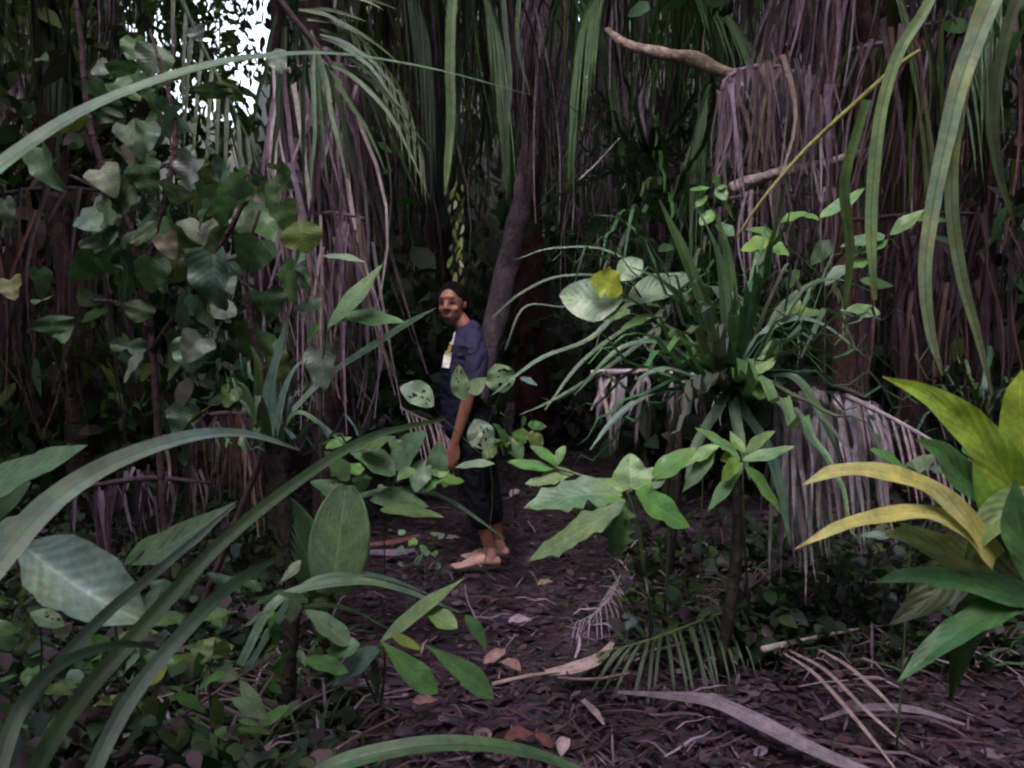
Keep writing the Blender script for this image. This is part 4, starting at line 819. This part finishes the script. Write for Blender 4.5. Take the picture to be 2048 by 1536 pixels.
shrub('tall shrub with many heart shaped leaves filling the upper left', 'heart_leaf_shrub', 'shrub', rt,
    [[rt, (318, 880, 3.4), (305, 700, 3.4), (292, 600, 3.4), (270, 480, 3.35), (230, 400, 3.3), (140, 350, 3.3)], [(305, 700, 3.4), (400, 560, 3.2), (480, 420, 3.1), (500, 330, 3.1)],
     [(305, 660, 3.4), (240, 610, 3.4), (190, 600, 3.4)], [rt, (540, 860, 3.2), (510, 700, 3.1), (490, 530, 3.05), (520, 420, 3.0)], [(290, 560, 3.4), (330, 400, 3.3), (350, 250, 3.3), (300, 60, 3.3)], [(230, 400, 3.3), (180, 250, 3.3), (160, 60, 3.3), (140, -80, 3.3)]],
    lv, .03, (.09, .055, .07))
# small pale leaves coloured to stand for light through the gap
lv = []
for i in range(26):
    b = 360 + i * 8; a = 915 + 12 * math.sin(i * 1.9) + rnd.uniform(-4, 4); lv.append(((a, b), (a + rnd.uniform(-10, 10), b + rnd.uniform(14, 30)), rnd.uniform(5, 9), 6.6, rnd.choice([(.6, .65, .25), (.7, .7, .5), (.25, .32, .05)]), 'ellip', dict(fa=(.8, .6), nu=5, k=1)))
rt = V(at(915, 500, 6.6).x, 6.65, 0)
shrub('pale yellow leaves standing for light glimpsed above the head of the person', 'light_specks', 'lit_leaves', rt, [[rt, (918, 700, 6.65), (912, 450, 6.6), (910, 300, 6.6)]], lv, .008)

# ================================================================== THINGS ON THE GROUND
def gstrip(label, name, pts, w, c, cat='dead leaf', z=.05, lift=0, k=2, fold=.2, n=22):
    P = [gat(x, y, z + lift * math.sin(math.pi * i / (len(pts) - 1))) for i, (x, y) in enumerate(pts)]
    mb = MB(); ribbon(mb, spline(P, n), w, lambda p: (UP + V(0, -.5, 0)).normalized(), c, fold, k)
    return tag(mb.build(name, M['dead']), label, cat)
gstrip('broad mauve dead palm sheath lying at the bottom right', 'fallen_sheath', [(1235, 1385), (1320, 1392), (1420, 1405), (1520, 1450), (1620, 1500), (1760, 1560)], [.015, .03, .06, .07, .055, .04], (.19, .145, .19), 'dead sheath', .06, .03)
gstrip('pale grey dead leaf lying behind the broad mauve sheath', 'fallen_leaf', [(1640, 1440), (1720, 1418), (1820, 1420), (1930, 1450)], [.01, .03, .035, .01], (.17, .13, .17), z=.06)
stick('pale straight dead rib lying on the litter at the lower right', [(1525, 1300), (1600, 1282), (1690, 1262), (1790, 1248)], 0, [.028, .024, .014, .006], (.50, .42, .46), 'fallen_rib', 'dead', 'dead rib', True)
stick('long thin dark rib lying behind the pale straight rib', [(1270, 1310), (1400, 1280), (1560, 1248), (1750, 1232)], 0, [.014, .016, .014, .006], (.24, .17, .19), 'fallen_rib', 'dead', 'dead rib', True)
for lab, pts, ww in [('left one of the three thin dead leaflets below the pale rib', [(1555, 1300), (1630, 1350), (1720, 1450), (1800, 1550)], .014), ('middle one of the three thin dead leaflets below the pale rib', [(1572, 1298), (1650, 1342), (1730, 1420), (1810, 1490)], .014), ('right one of the three thin dead leaflets below the pale rib', [(1620, 1290), (1690, 1330), (1750, 1380), (1800, 1430)], .016)]:
    gstrip(lab, 'fallen_leaflet', pts, [ww, ww * 1.4, ww * 1.2, ww * .4], (.27, .20, .21), z=.07, lift=.05)['group'] = 'thin dead leaflets below the pale rib'
stick('pale stick lying across the path below the foot of the person', [(985, 1368), (1060, 1352), (1120, 1345)], 0, [.014, .02, .010], (.33, .24, .25), 'fallen_stick', 'dead', 'stick', True)
gstrip('tan torn dead leaf base curling up in the middle of the path', 'fallen_sheath', [(1090, 1348), (1150, 1338), (1200, 1318), (1225, 1285)], [.03, .06, .055, .02], (.36, .26, .27), 'dead sheath', .05, .03)
stick('thin tan stick lying at the right of the torn leaf base', [(1115, 1355), (1190, 1358), (1260, 1345)], 0, [.006, .012, .006], (.25, .18, .19), 'fallen_stick', 'dead', 'stick', True)
gstrip('small pale dead leaf standing on the litter near the bottom', 'fallen_leaf', [(1165, 1400), (1190, 1425), (1208, 1450)], [.02, .03, .01], (.30, .21, .24), z=.05)
stick('long dark stick crossing the lower left near the bottom plants', [(540, 1450), (620, 1400), (700, 1365)], 0, [.012, .012, .006], (.22, .15, .19), 'fallen_stick', 'dead', 'stick', True)
stick('long thin stick at the bottom left of the path', [(640, 1520), (720, 1470), (800, 1430)], 0, [.010, .012, .006], (.2, .12, .14), 'fallen_stick', 'dead', 'stick', True)
stick('curved thin stem standing out of the litter beside the path', [(930, 1170), (935, 1200), (955, 1245)], 0, [.008, .008, .005], (.28, .2, .25), 'fallen_stick', 'dead', 'stick', True)
gstrip('dark red dead leaf strip lying left of the foot of the person', 'fallen_leaf', [(730, 1090), (790, 1085), (840, 1070)], [.03, .05, .02], (.17, .07, .08), z=.05)
gstrip('dark purple dead leaf strip lying below the red one left of the foot', 'fallen_leaf', [(740, 1105), (790, 1108), (830, 1100)], [.04, .06, .03], (.17, .13, .2), z=.05)
for i, (lab, x, y, L, an, c) in enumerate([
    ('tan dead leaf on the path left of the small fern frond', 1090, 1165, .09, .2, (.26, .2, .17)), ('reddish dead leaf at the bottom centre by the strap leaf', 1040, 1470, .12, .4, (.13, .05, .05)),
    ('dark red dead leaf right of the reddish leaf at the bottom centre', 1085, 1480, .10, 2.2, (.11, .04, .04)), ('pale dead leaf on the bottom edge right of the centre', 1130, 1490, .12, 1.3, (.33, .23, .26)),
    ('narrow pale dead leaf standing on the bottom edge at the centre', 962, 1475, .16, 1.5, (.33, .22, .25)), ('mauve dead leaf below the low green plant', 850, 1400, .1, .3, (.25, .14, .15)),
    ('pink brown dead leaf right of the low green plant', 990, 1310, .14, .8, (.28, .16, .17)), ('second pink brown dead leaf above the pale stick', 1020, 1330, .12, 2.4, (.25, .14, .15)), ('curled mauve dead leaf in the middle of the path', 1040, 1240, .12, -.3, (.26, .19, .25)),
    ('pale small dead leaf just left of the foot', 905, 1075, .09, .1, (.4, .3, .33)), ('mauve dead leaf on the path right of the foot', 1120, 990, .14, 2.6, (.3, .2, .25)), ('pale narrow dead leaf on the path behind the person', 1030, 985, .16, 1.0, (.36, .26, .3))]):
    p = gat(x, y, .05); T = V(math.cos(an), math.sin(an), rnd.uniform(0, .3)).normalized(); mb = MB()
    leaf(mb, p - T * L / 2, p + T * L / 2, L * .4, (UP + V(0, -.6, 0)).normalized(), c, 'ovate', .3, .5, 8, 2, wavy=.12)
    tag(mb.build('fallen_leaf', M['dead']), lab, 'dead leaf', 'dead leaves on the path')
# small fallen fern-like frond
th = thing('fallen_frond', 'small curled skeleton of a palm frond lying on the path at the right', 'dead frond', gat(1180, 1230))
a, b = MB(), MB(); frond_geo(a, b, [gat(1240, 1150, .16), gat(1225, 1190, .15), gat(1190, 1225, .1), gat(1140, 1250, .05)], .17, 13, (.24, .2, .24), .007, .5, None, .008)
a.build('rachis', M['dead'], th); b.build('leaflets', M['dead'], th)
th = thing('fallen_frond', 'dark green palm frond lying flat along the right side of the path', 'palm frond', gat(1400, 1260))
a, b = MB(), MB(); frond_geo(a, b, [gat(1520, 1200, .18), gat(1420, 1235, .2), gat(1300, 1280, .18), gat(1180, 1310, .08)],   .34, 26, (.024, .042, .022), .018, .35, G['olive'], .02)
a.build('rachis', M['blade'], th); b.build('leaflets', M['blade'], th)
th = thing('fallen_frond', 'faint dead frond with thin leaflets behind the bottom left tangle', 'dead frond', gat(420, 1420))
a, b = MB(), MB(); frond_geo(a, b, [gat(250, 1500, .1), gat(380, 1420, .2), gat(500, 1340, .2), gat(600, 1290, .1)], .3, 22, (.09, .055, .07), .014, .35, D['brown'], .016)
a.build('rachis', M['dead'], th); b.build('leaflets', M['dead'], th)
th = thing('dry_root_tuft', 'dry spidery root tuft on the ground right of the path', 'root tuft', gat(1480, 1190)); mb = MB(); q0 = gat(1490, 1190, .1)
for i in range(16):
    an = rnd.uniform(0, 6.28); e = q0 + V(math.cos(an) * .3, math.sin(an) * .2, rnd.uniform(-.05, .25)); tube(mb, spline([q0, (q0 + e) / 2 + UP * .05, e], 5), [.01, .006, .002], (.2, .13, .15), 5)
mb.build('root', M['dead'], th)

# ================================================================== PERSON
def capsule_mesh(parts, voxel, name, smooth_it=2):
    bm = bmesh.new()
    for pts, rad in parts:       # pts: Vectors ; rad: float or (side, front) pairs ; all in person space
        n = len(pts)
        fine = []; fr_ = []
        steps = max(3, 4 * (n - 1)) if n > 1 else 1
        if n == 1:
            r = rad[0]; m = Matrix.Translation(pts[0]) @ (r[1] if isinstance(r, tuple) and isinstance(r[1], Matrix) else Matrix.Identity(4)) @ Matrix.Diagonal((*((r[0] if isinstance(r[0], tuple) else r)), 1))
            bmesh.ops.create_icosphere(bm, subdivisions=4, radius=1, matrix=m); continue
        Q = spline(pts, steps)
        for i in range(steps + 1):
            t = i / steps; rr = lerp_list(rad, t) if not isinstance(rad[0], tuple) else tuple(lerp_list([q[k] for q in rad], t) for k in (0, 1))
            fine.append(Q[i]); fr_.append(rr)
        for i in range(steps + 1):
            T = (Q[min(i + 1, steps)] - Q[max(i - 1, 0)]).normalized()
            r = fr_[i]
            if isinstance(r, tuple):
                Yv = AX - T * AX.dot(T); Yv.normalize(); Xv = Yv.cross(T)
                m = Matrix((Xv, Yv, T)).transposed().to_4x4(); m.translation = Q[i]
                m = m @ Matrix.Diagonal((r[1], r[0], min(r) * .9, 1))
            else: m = Matrix.Translation(Q[i]) @ Matrix.Diagonal((r, r, r, 1))
            bmesh.ops.create_icosphere(bm, subdivisions=2 if not isinstance(r, tuple) else 3, radius=1, matrix=m)
        for i in range(steps):   # link the balls with cones so that the remesh is solid
            a, b = Q[i], Q[i + 1]; ra = min(fr_[i]) if isinstance(fr_[i], tuple) else fr_[i]; rb = min(fr_[i + 1]) if isinstance(fr_[i + 1], tuple) else fr_[i + 1]
            d = b - a
            if d.length < 1e-5: continue
            m = d.to_track_quat('Z', 'Y').to_matrix().to_4x4(); m.translation = (a + b) / 2
            bmesh.ops.create_cone(bm, cap_ends=True, segments=16, radius1=ra * .98, radius2=rb * .98, depth=d.length, matrix=m)
    me = bpy.data.meshes.new(name); bm.to_mesh(me); bm.free()
    o = bpy.data.objects.new(name, me); col.objects.link(o)
    r = o.modifiers.new('r', 'REMESH'); r.mode = 'VOXEL'; r.voxel_size = voxel
    s = o.modifiers.new('s', 'SMOOTH'); s.factor = .5; s.iterations = smooth_it
    dg = bpy.context.evaluated_depsgraph_get(); dg.update()
    me2 = bpy.data.meshes.new_from_object(o.evaluated_get(dg)); me2.name = name
    bpy.data.objects.remove(o); bpy.data.meshes.remove(me)
    return me2
AX = V(0, 1, 0)
def finish(me, name, mat, parent, cfun):
    n = len(me.vertices); co = np.empty(n * 3, dtype=np.float32); me.vertices.foreach_get('co', co); co = co.reshape(-1, 3)
    cc = np.ones((n, 4), dtype=np.float32)
    for i in range(n): cc[i, :3] = cfun(co[i])
    ca = me.color_attributes.new('tint', 'FLOAT_COLOR', 'POINT'); ca.data.foreach_set('color', cc.ravel())
    me.polygons.foreach_set('use_smooth', np.ones(len(me.polygons), dtype=bool)); me.materials.clear(); me.materials.append(M[mat])
    o = bpy.data.objects.new(name, me); col.objects.link(o); o.parent = parent; return o
root = gat(958, 1127, .0)
person = thing('person', 'person in navy shirt and black trousers walking left, smiling at the camera', 'person', root)
S0 = 334.0 * 5.0 / root.y * 1.0
def pp(px, py, dy=0.0): # picture position beside the standing point, dy metres away from the lens
    q = at(px, py, root.y + dy); return q - root
# head frame
fwd = V(-.30, -.95, -.08).normalized(); hr = fwd.cross(UP).normalized(); hu = hr.cross(fwd).normalized()
HM = Matrix((hr, -fwd, hu)).transposed().to_4x4()      # x right of the face seen from it, -y out of the face
HC = pp(905, 608)
def hp(x, y, z): return HC + hr * x + fwd * y + hu * z
SK = (.21, .085, .065)
def E(p, r): return ([p], [(r, HM)])
nl = -1
arm = [pp(950, 696, -.12), pp(945, 755, -.19), pp(932, 812, -.20), pp(918, 860, -.20), pp(909, 888, -.20)]
farm = [pp(925, 700, .16), pp(915, 760, .22), pp(900, 820, .20), pp(885, 870, .16)]
hand0 = arm[-1]
handp = [E(hp(0, 0, .02), (.074, .092, .098)), E(hp(0, .028, -.03), (.060, .065, .075)), E(hp(0, .045, -.077), (.040, .040, .030)), E(hp(0, .028, -.055), (.060, .055, .045)),
    E(hp(.034, .062, -.022), (.026, .024, .022)), E(hp(-.034, .062, -.022), (.026, .024, .022)), E(hp(0, .080, .046), (.045, .014, .014)),
    ([hp(0, .088, .022), hp(0, .103, .0), hp(0, .108, -.014)], [.009, .012, .015]), E(hp(.014, .098, -.018), (.011, .012, .009)), E(hp(-.014, .098, -.018), (.011, .012, .009)), E(hp(0, .084, -.062), (.032, .013, .016)),
    E(hp(.077, -.005, -.005), (.008, .018, .028)), E(hp(-.077, -.005, -.005), (.008, .018, .028)),
    ([pp(940, 672, .0), pp(928, 652, .0), hp(0, -.02, -.05)], [.055, .050, .05])]
torso_core = ([pp(938, 690), pp(930, 725), pp(922, 790), pp(935, 850)], [(.10, .05), (.12, .08), (.12, .08), (.13, .09)])
fingers = []
wr = arm[-1]
for k, (dx, L, cu) in enumerate([(-.5, .072, .5), (-.17, .08, .6), (.17, .075, .7), (.5, .06, .8)]):
    b0 = wr + V(-.006 + dx * .045, -.004, -.078); fingers.append(([b0, b0 + V(-.008, .004, -L * .45), b0 + V(-.004, .022 * cu, -L * .78), b0 + V(.004, .042 * cu, -L)], [.0092, .0086, .008, .0066]))
b0 = wr + V(-.028, -.004, -.025); fingers.append(([b0, b0 + V(-.018, -.004, -.03), b0 + V(-.018, 0, -.058)], [.0115, .0100, .008]))
palm = ([wr, wr + V(-.004, 0, -.045), wr + V(-.005, 0, -.08)], [(.022, .026), (.016, .038), (.013, .036)])
fw = farm[-1]
palm2 = ([fw, fw + V(-.01, 0, -.045), fw + V(-.012, 0, -.08)], [(.022, .026), (.016, .038), (.013, .036)])
f2 = [([fw + V(-.012 + d, 0, -.078), fw + V(-.02 + d, .004, -.115), fw + V(-.012 + d, .02, -.15)], [.009, .0085, .007]) for d in (-.024, -.008, .008, .022)] + [([fw + V(-.03, 0, -.03), fw + V(-.05, 0, -.06), fw + V(-.05, 0, -.085)], [.011, .0095, .008])]
hipN, kneeN, ankN = pp(945, 872, -.09), pp(950, 985, -.09), pp(978, 1092, -.07)
hipF, kneeF, ankF = pp(945, 872, .10), pp(975, 975, .10), pp(996, 1084, .12)
def foot(ank, ex): 
    z0 = .03
    a = ank.copy(); ln = V(-.97, -.15, 0).normalized(); b = V(a.x, a.y, 0)
    ps = [([a, b + UP * .07 - ln * .01], [.034, .036]), ([b - ln * .045 + UP * .034, b + ln * .04 + UP * .045, b + ln * .12 + UP * .026, b + ln * .165 + UP * .018], [(.030, .030), (.036, .036), (.042, .022), (.040, .016)])]
    for i, (o_, l_) in enumerate([(-.030, .04), (-.012, .036), (.004, .032), (.018, .028), (.030, .022)]):
        s = V(-ln.y, ln.x, 0) * o_; ps.append(([b + ln * .165 + s + UP * .016, b + ln * (.175 + l_) + s + UP * .012], [.012 if i else .014, .010 if i else .012]))
    return ps
parts = handp + [torso_core, (arm, [.046, .042, .038, .03, .024]), (farm, [.046, .042, .036, .024]), palm, palm2] + fingers + f2 + \
    [([hipN, kneeN, kneeN.lerp(ankN, .35), ankN], [.085, .056, .052, .034]), ([hipF, kneeF, kneeF.lerp(ankF, .35), ankF], [.085, .056, .052, .034])] + foot(ankN, 1) + foot(V(ankF.x, ankF.y, ankF.z), 1)
body = capsule_mesh(parts, .0055, 'body', 3)
lipc = hp(0, .098, -.048)
def skinc(c):
    p = Vector(c); q = p - HC; x, y, z = q.dot(hr), q.dot(fwd), q.dot(hu)
    if y > -.02 and z > -.13 and p.z > HC.z - .12: base = (.27, .115, .09)  # face lightened: light on it painted into the skin colour
    elif p.z < .12: base = (.42, .23, .22)
    else: base = SK
    if y > .05:
        if abs(z + .062 - x * x * 14) < .0045 and abs(x) < .022: return (.26, .15, .13)      # smile with teeth
        if abs(z + .062 - x * x * 14) < .0105 and abs(x) < .032: return (.15, .045, .045)
        for s in (-1, 1):
            if ((x - s * .04) / .02) ** 2 + ((z + .018) / .017) ** 2 < 1: base = (.33, .15, .125)  # cheek highlights painted into the skin colour
        for s in (-1, 1):
            if ((x - s * .031) / .015) ** 2 + ((z - .012) / .0075) ** 2 < 1: return (.008, .005, .005)
            if ((x - s * .031) / .024) ** 2 + ((z - .014) / .014) ** 2 < 1: base = (.20, .082, .066)  # shade of the eye sockets painted into the skin colour
            if abs(z - .036 + (abs(x) - .03) ** 2 * 14) < .0028 and .018 < abs(x) < .044: return (.08, .035, .03)
    return base
body_o = finish(body, 'body', 'skin', person, skinc)
# hair
hairm = capsule_mesh([E(hp(0, -.014, .034), (.083, .095, .099)), E(hp(0, -.06, -.01), (.070, .06, .075)), E(hp(.01, -.10, -.01), (.042, .035, .045)), ([hp(-.045, -.085, .0), hp(-.075, -.085, -.05), hp(-.072, -.085, -.12)], [.040, .032, .014])], .006, 'hair', 2)
bm = bmesh.new(); bm.from_mesh(hairm)
dl = [v for v in bm.verts if ((v.co - HC).dot(fwd) > .035 and (v.co - HC).dot(hu) < .061 + abs((v.co - HC).dot(hr)) * -.35) or ((v.co - HC).dot(fwd) > .026 and (v.co - HC).dot(hu) < .03)]
bmesh.ops.delete(bm, geom=dl, context='VERTS'); bm.to_mesh(hairm); bm.free()
finish(hairm, 'hair', 'cloth', person, lambda c: (.006, .004, .005))
# shirt
AX = V(.25, 1, 0).normalized()
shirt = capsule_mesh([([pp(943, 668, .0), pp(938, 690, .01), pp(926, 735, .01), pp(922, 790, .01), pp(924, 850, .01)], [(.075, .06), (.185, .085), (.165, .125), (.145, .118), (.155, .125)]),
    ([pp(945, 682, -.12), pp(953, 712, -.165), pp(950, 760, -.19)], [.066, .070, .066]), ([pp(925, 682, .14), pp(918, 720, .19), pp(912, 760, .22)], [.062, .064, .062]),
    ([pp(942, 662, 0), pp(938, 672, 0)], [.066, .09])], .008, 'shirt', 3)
shirt_o = finish(shirt, 'shirt', 'cloth', person, lambda c: (.034, .030, .075) if c[2] > 1.12 and c[0] > -.15 else (.010, .011, .03))  # light on sleeve and shoulder, shade on the lower front, painted into the navy
# printed patches laid on the shirt front
bv = BVHTree.FromPolygons([v.co[:] for v in shirt.vertices], [p.vertices[:] for p in shirt.polygons])
camL = CAM - root
def patch(name, corners, c, label=None):
    mb = MB(); n = 7; A, B, C_, D_ = [Vector((x, y, 0)) for x, y in corners]; ids = {}
    for i in range(n + 1):
        for j in range(n + 1):
            q = A.lerp(B, i / n).lerp(D_.lerp(C_, i / n), j / n); w3 = at(q.x, q.y, root.y) - root
            d = (w3 - camL).normalized(); h = bv.ray_cast(camL, d)
            if h[0] is None: continue
            ids[i, j] = mb.add(h[0] + (h[1] if h[1].dot(d) < 0 else -h[1]) * .009, (i / n, j / n), c)
    for i in range(n):
        for j in range(n):
            k = [(i, j), (i + 1, j), (i + 1, j + 1), (i, j + 1)]
            if all(x in ids for x in k): mb.f.append(tuple(ids[x] for x in k))
    if not mb.f: return
    mb2 = mb; me = bpy.data.objects; o = None
    keep = tuple(person['_org']); del person['_org']; o = mb2.build(name, M['cloth'], person); person['_org'] = keep
    if label: o['label'] = label
patch('shirt_print', [(872, 707), (906, 706), (900, 736), (868, 733)], (.9, .87, .9), 'white block of the shirt print')
patch('shirt_print', [(887, 686), (907, 689), (903, 709), (876, 710)], (.38, .32, .10), 'yellow brown middle of the shirt print')
patch('shirt_print', [(905, 662), (914, 665), (909, 690), (893, 688)], (.75, .7, .78), 'white upper strip of the shirt print')
AX = V(0, 1, 0)
tr = capsule_mesh([([pp(926, 815, 0), pp(942, 848, 0), pp(950, 880, 0)], [(.145, .118), (.165, .150), (.15, .135)]), ([hipN, kneeN, kneeN.lerp(ankN, .48)], [.105, .078, .072]), ([hipF, kneeF, kneeF.lerp(ankF, .48)], [.105, .078, .072])], .008, 'trousers', 3)
finish(tr, 'trousers', 'cloth', person, lambda c: (.008, .008, .014))
# flip-flops
for ank in (ankN, ankF):
    ln = V(-.97, -.15, 0).normalized(); sd2 = V(-ln.y, ln.x, 0); b = V(ank.x, ank.y, 0); mb = MB(); P = []
    o_l = [(-.07, .028), (-.05, .036), (0, .036), (.06, .036), (.12, .046), (.17, .048), (.205, .04), (.22, .02)]
    for z in (.001, .014):
        for s in (1, -1):
            for l, h in (o_l if s == 1 else o_l[::-1]): mb.add(b + ln * l + sd2 * h * s + UP * z, (l, 0), (.05, .04, .05))
    n = len(o_l) * 2
    mb.f.append(tuple(range(n))[::-1]); mb.f.append(tuple(range(n, 2 * n)))
    for i in range(n): mb.f.append((i, (i + 1) % n, n + (i + 1) % n, n + i))
    keep = tuple(person['_org']); del person['_org']; so_ = mb.build('sandal', M['cloth'], person, False)
    mb = MB()
    for s in (-1, 1): ribbon(mb, spline([b + ln * .05 + sd2 * .038 * s + UP * .016, b + ln * .09 + sd2 * .024 * s + UP * .055, b + ln * .155 + UP * .042], 6), [.016, .014, .010], UP, (.6, .5, .55), 0, 1)
    st = mb.build('strap', M['cloth'], so_); person['_org'] = keep

for o in bpy.data.objects:
    if '_org' in o: del o['_org']
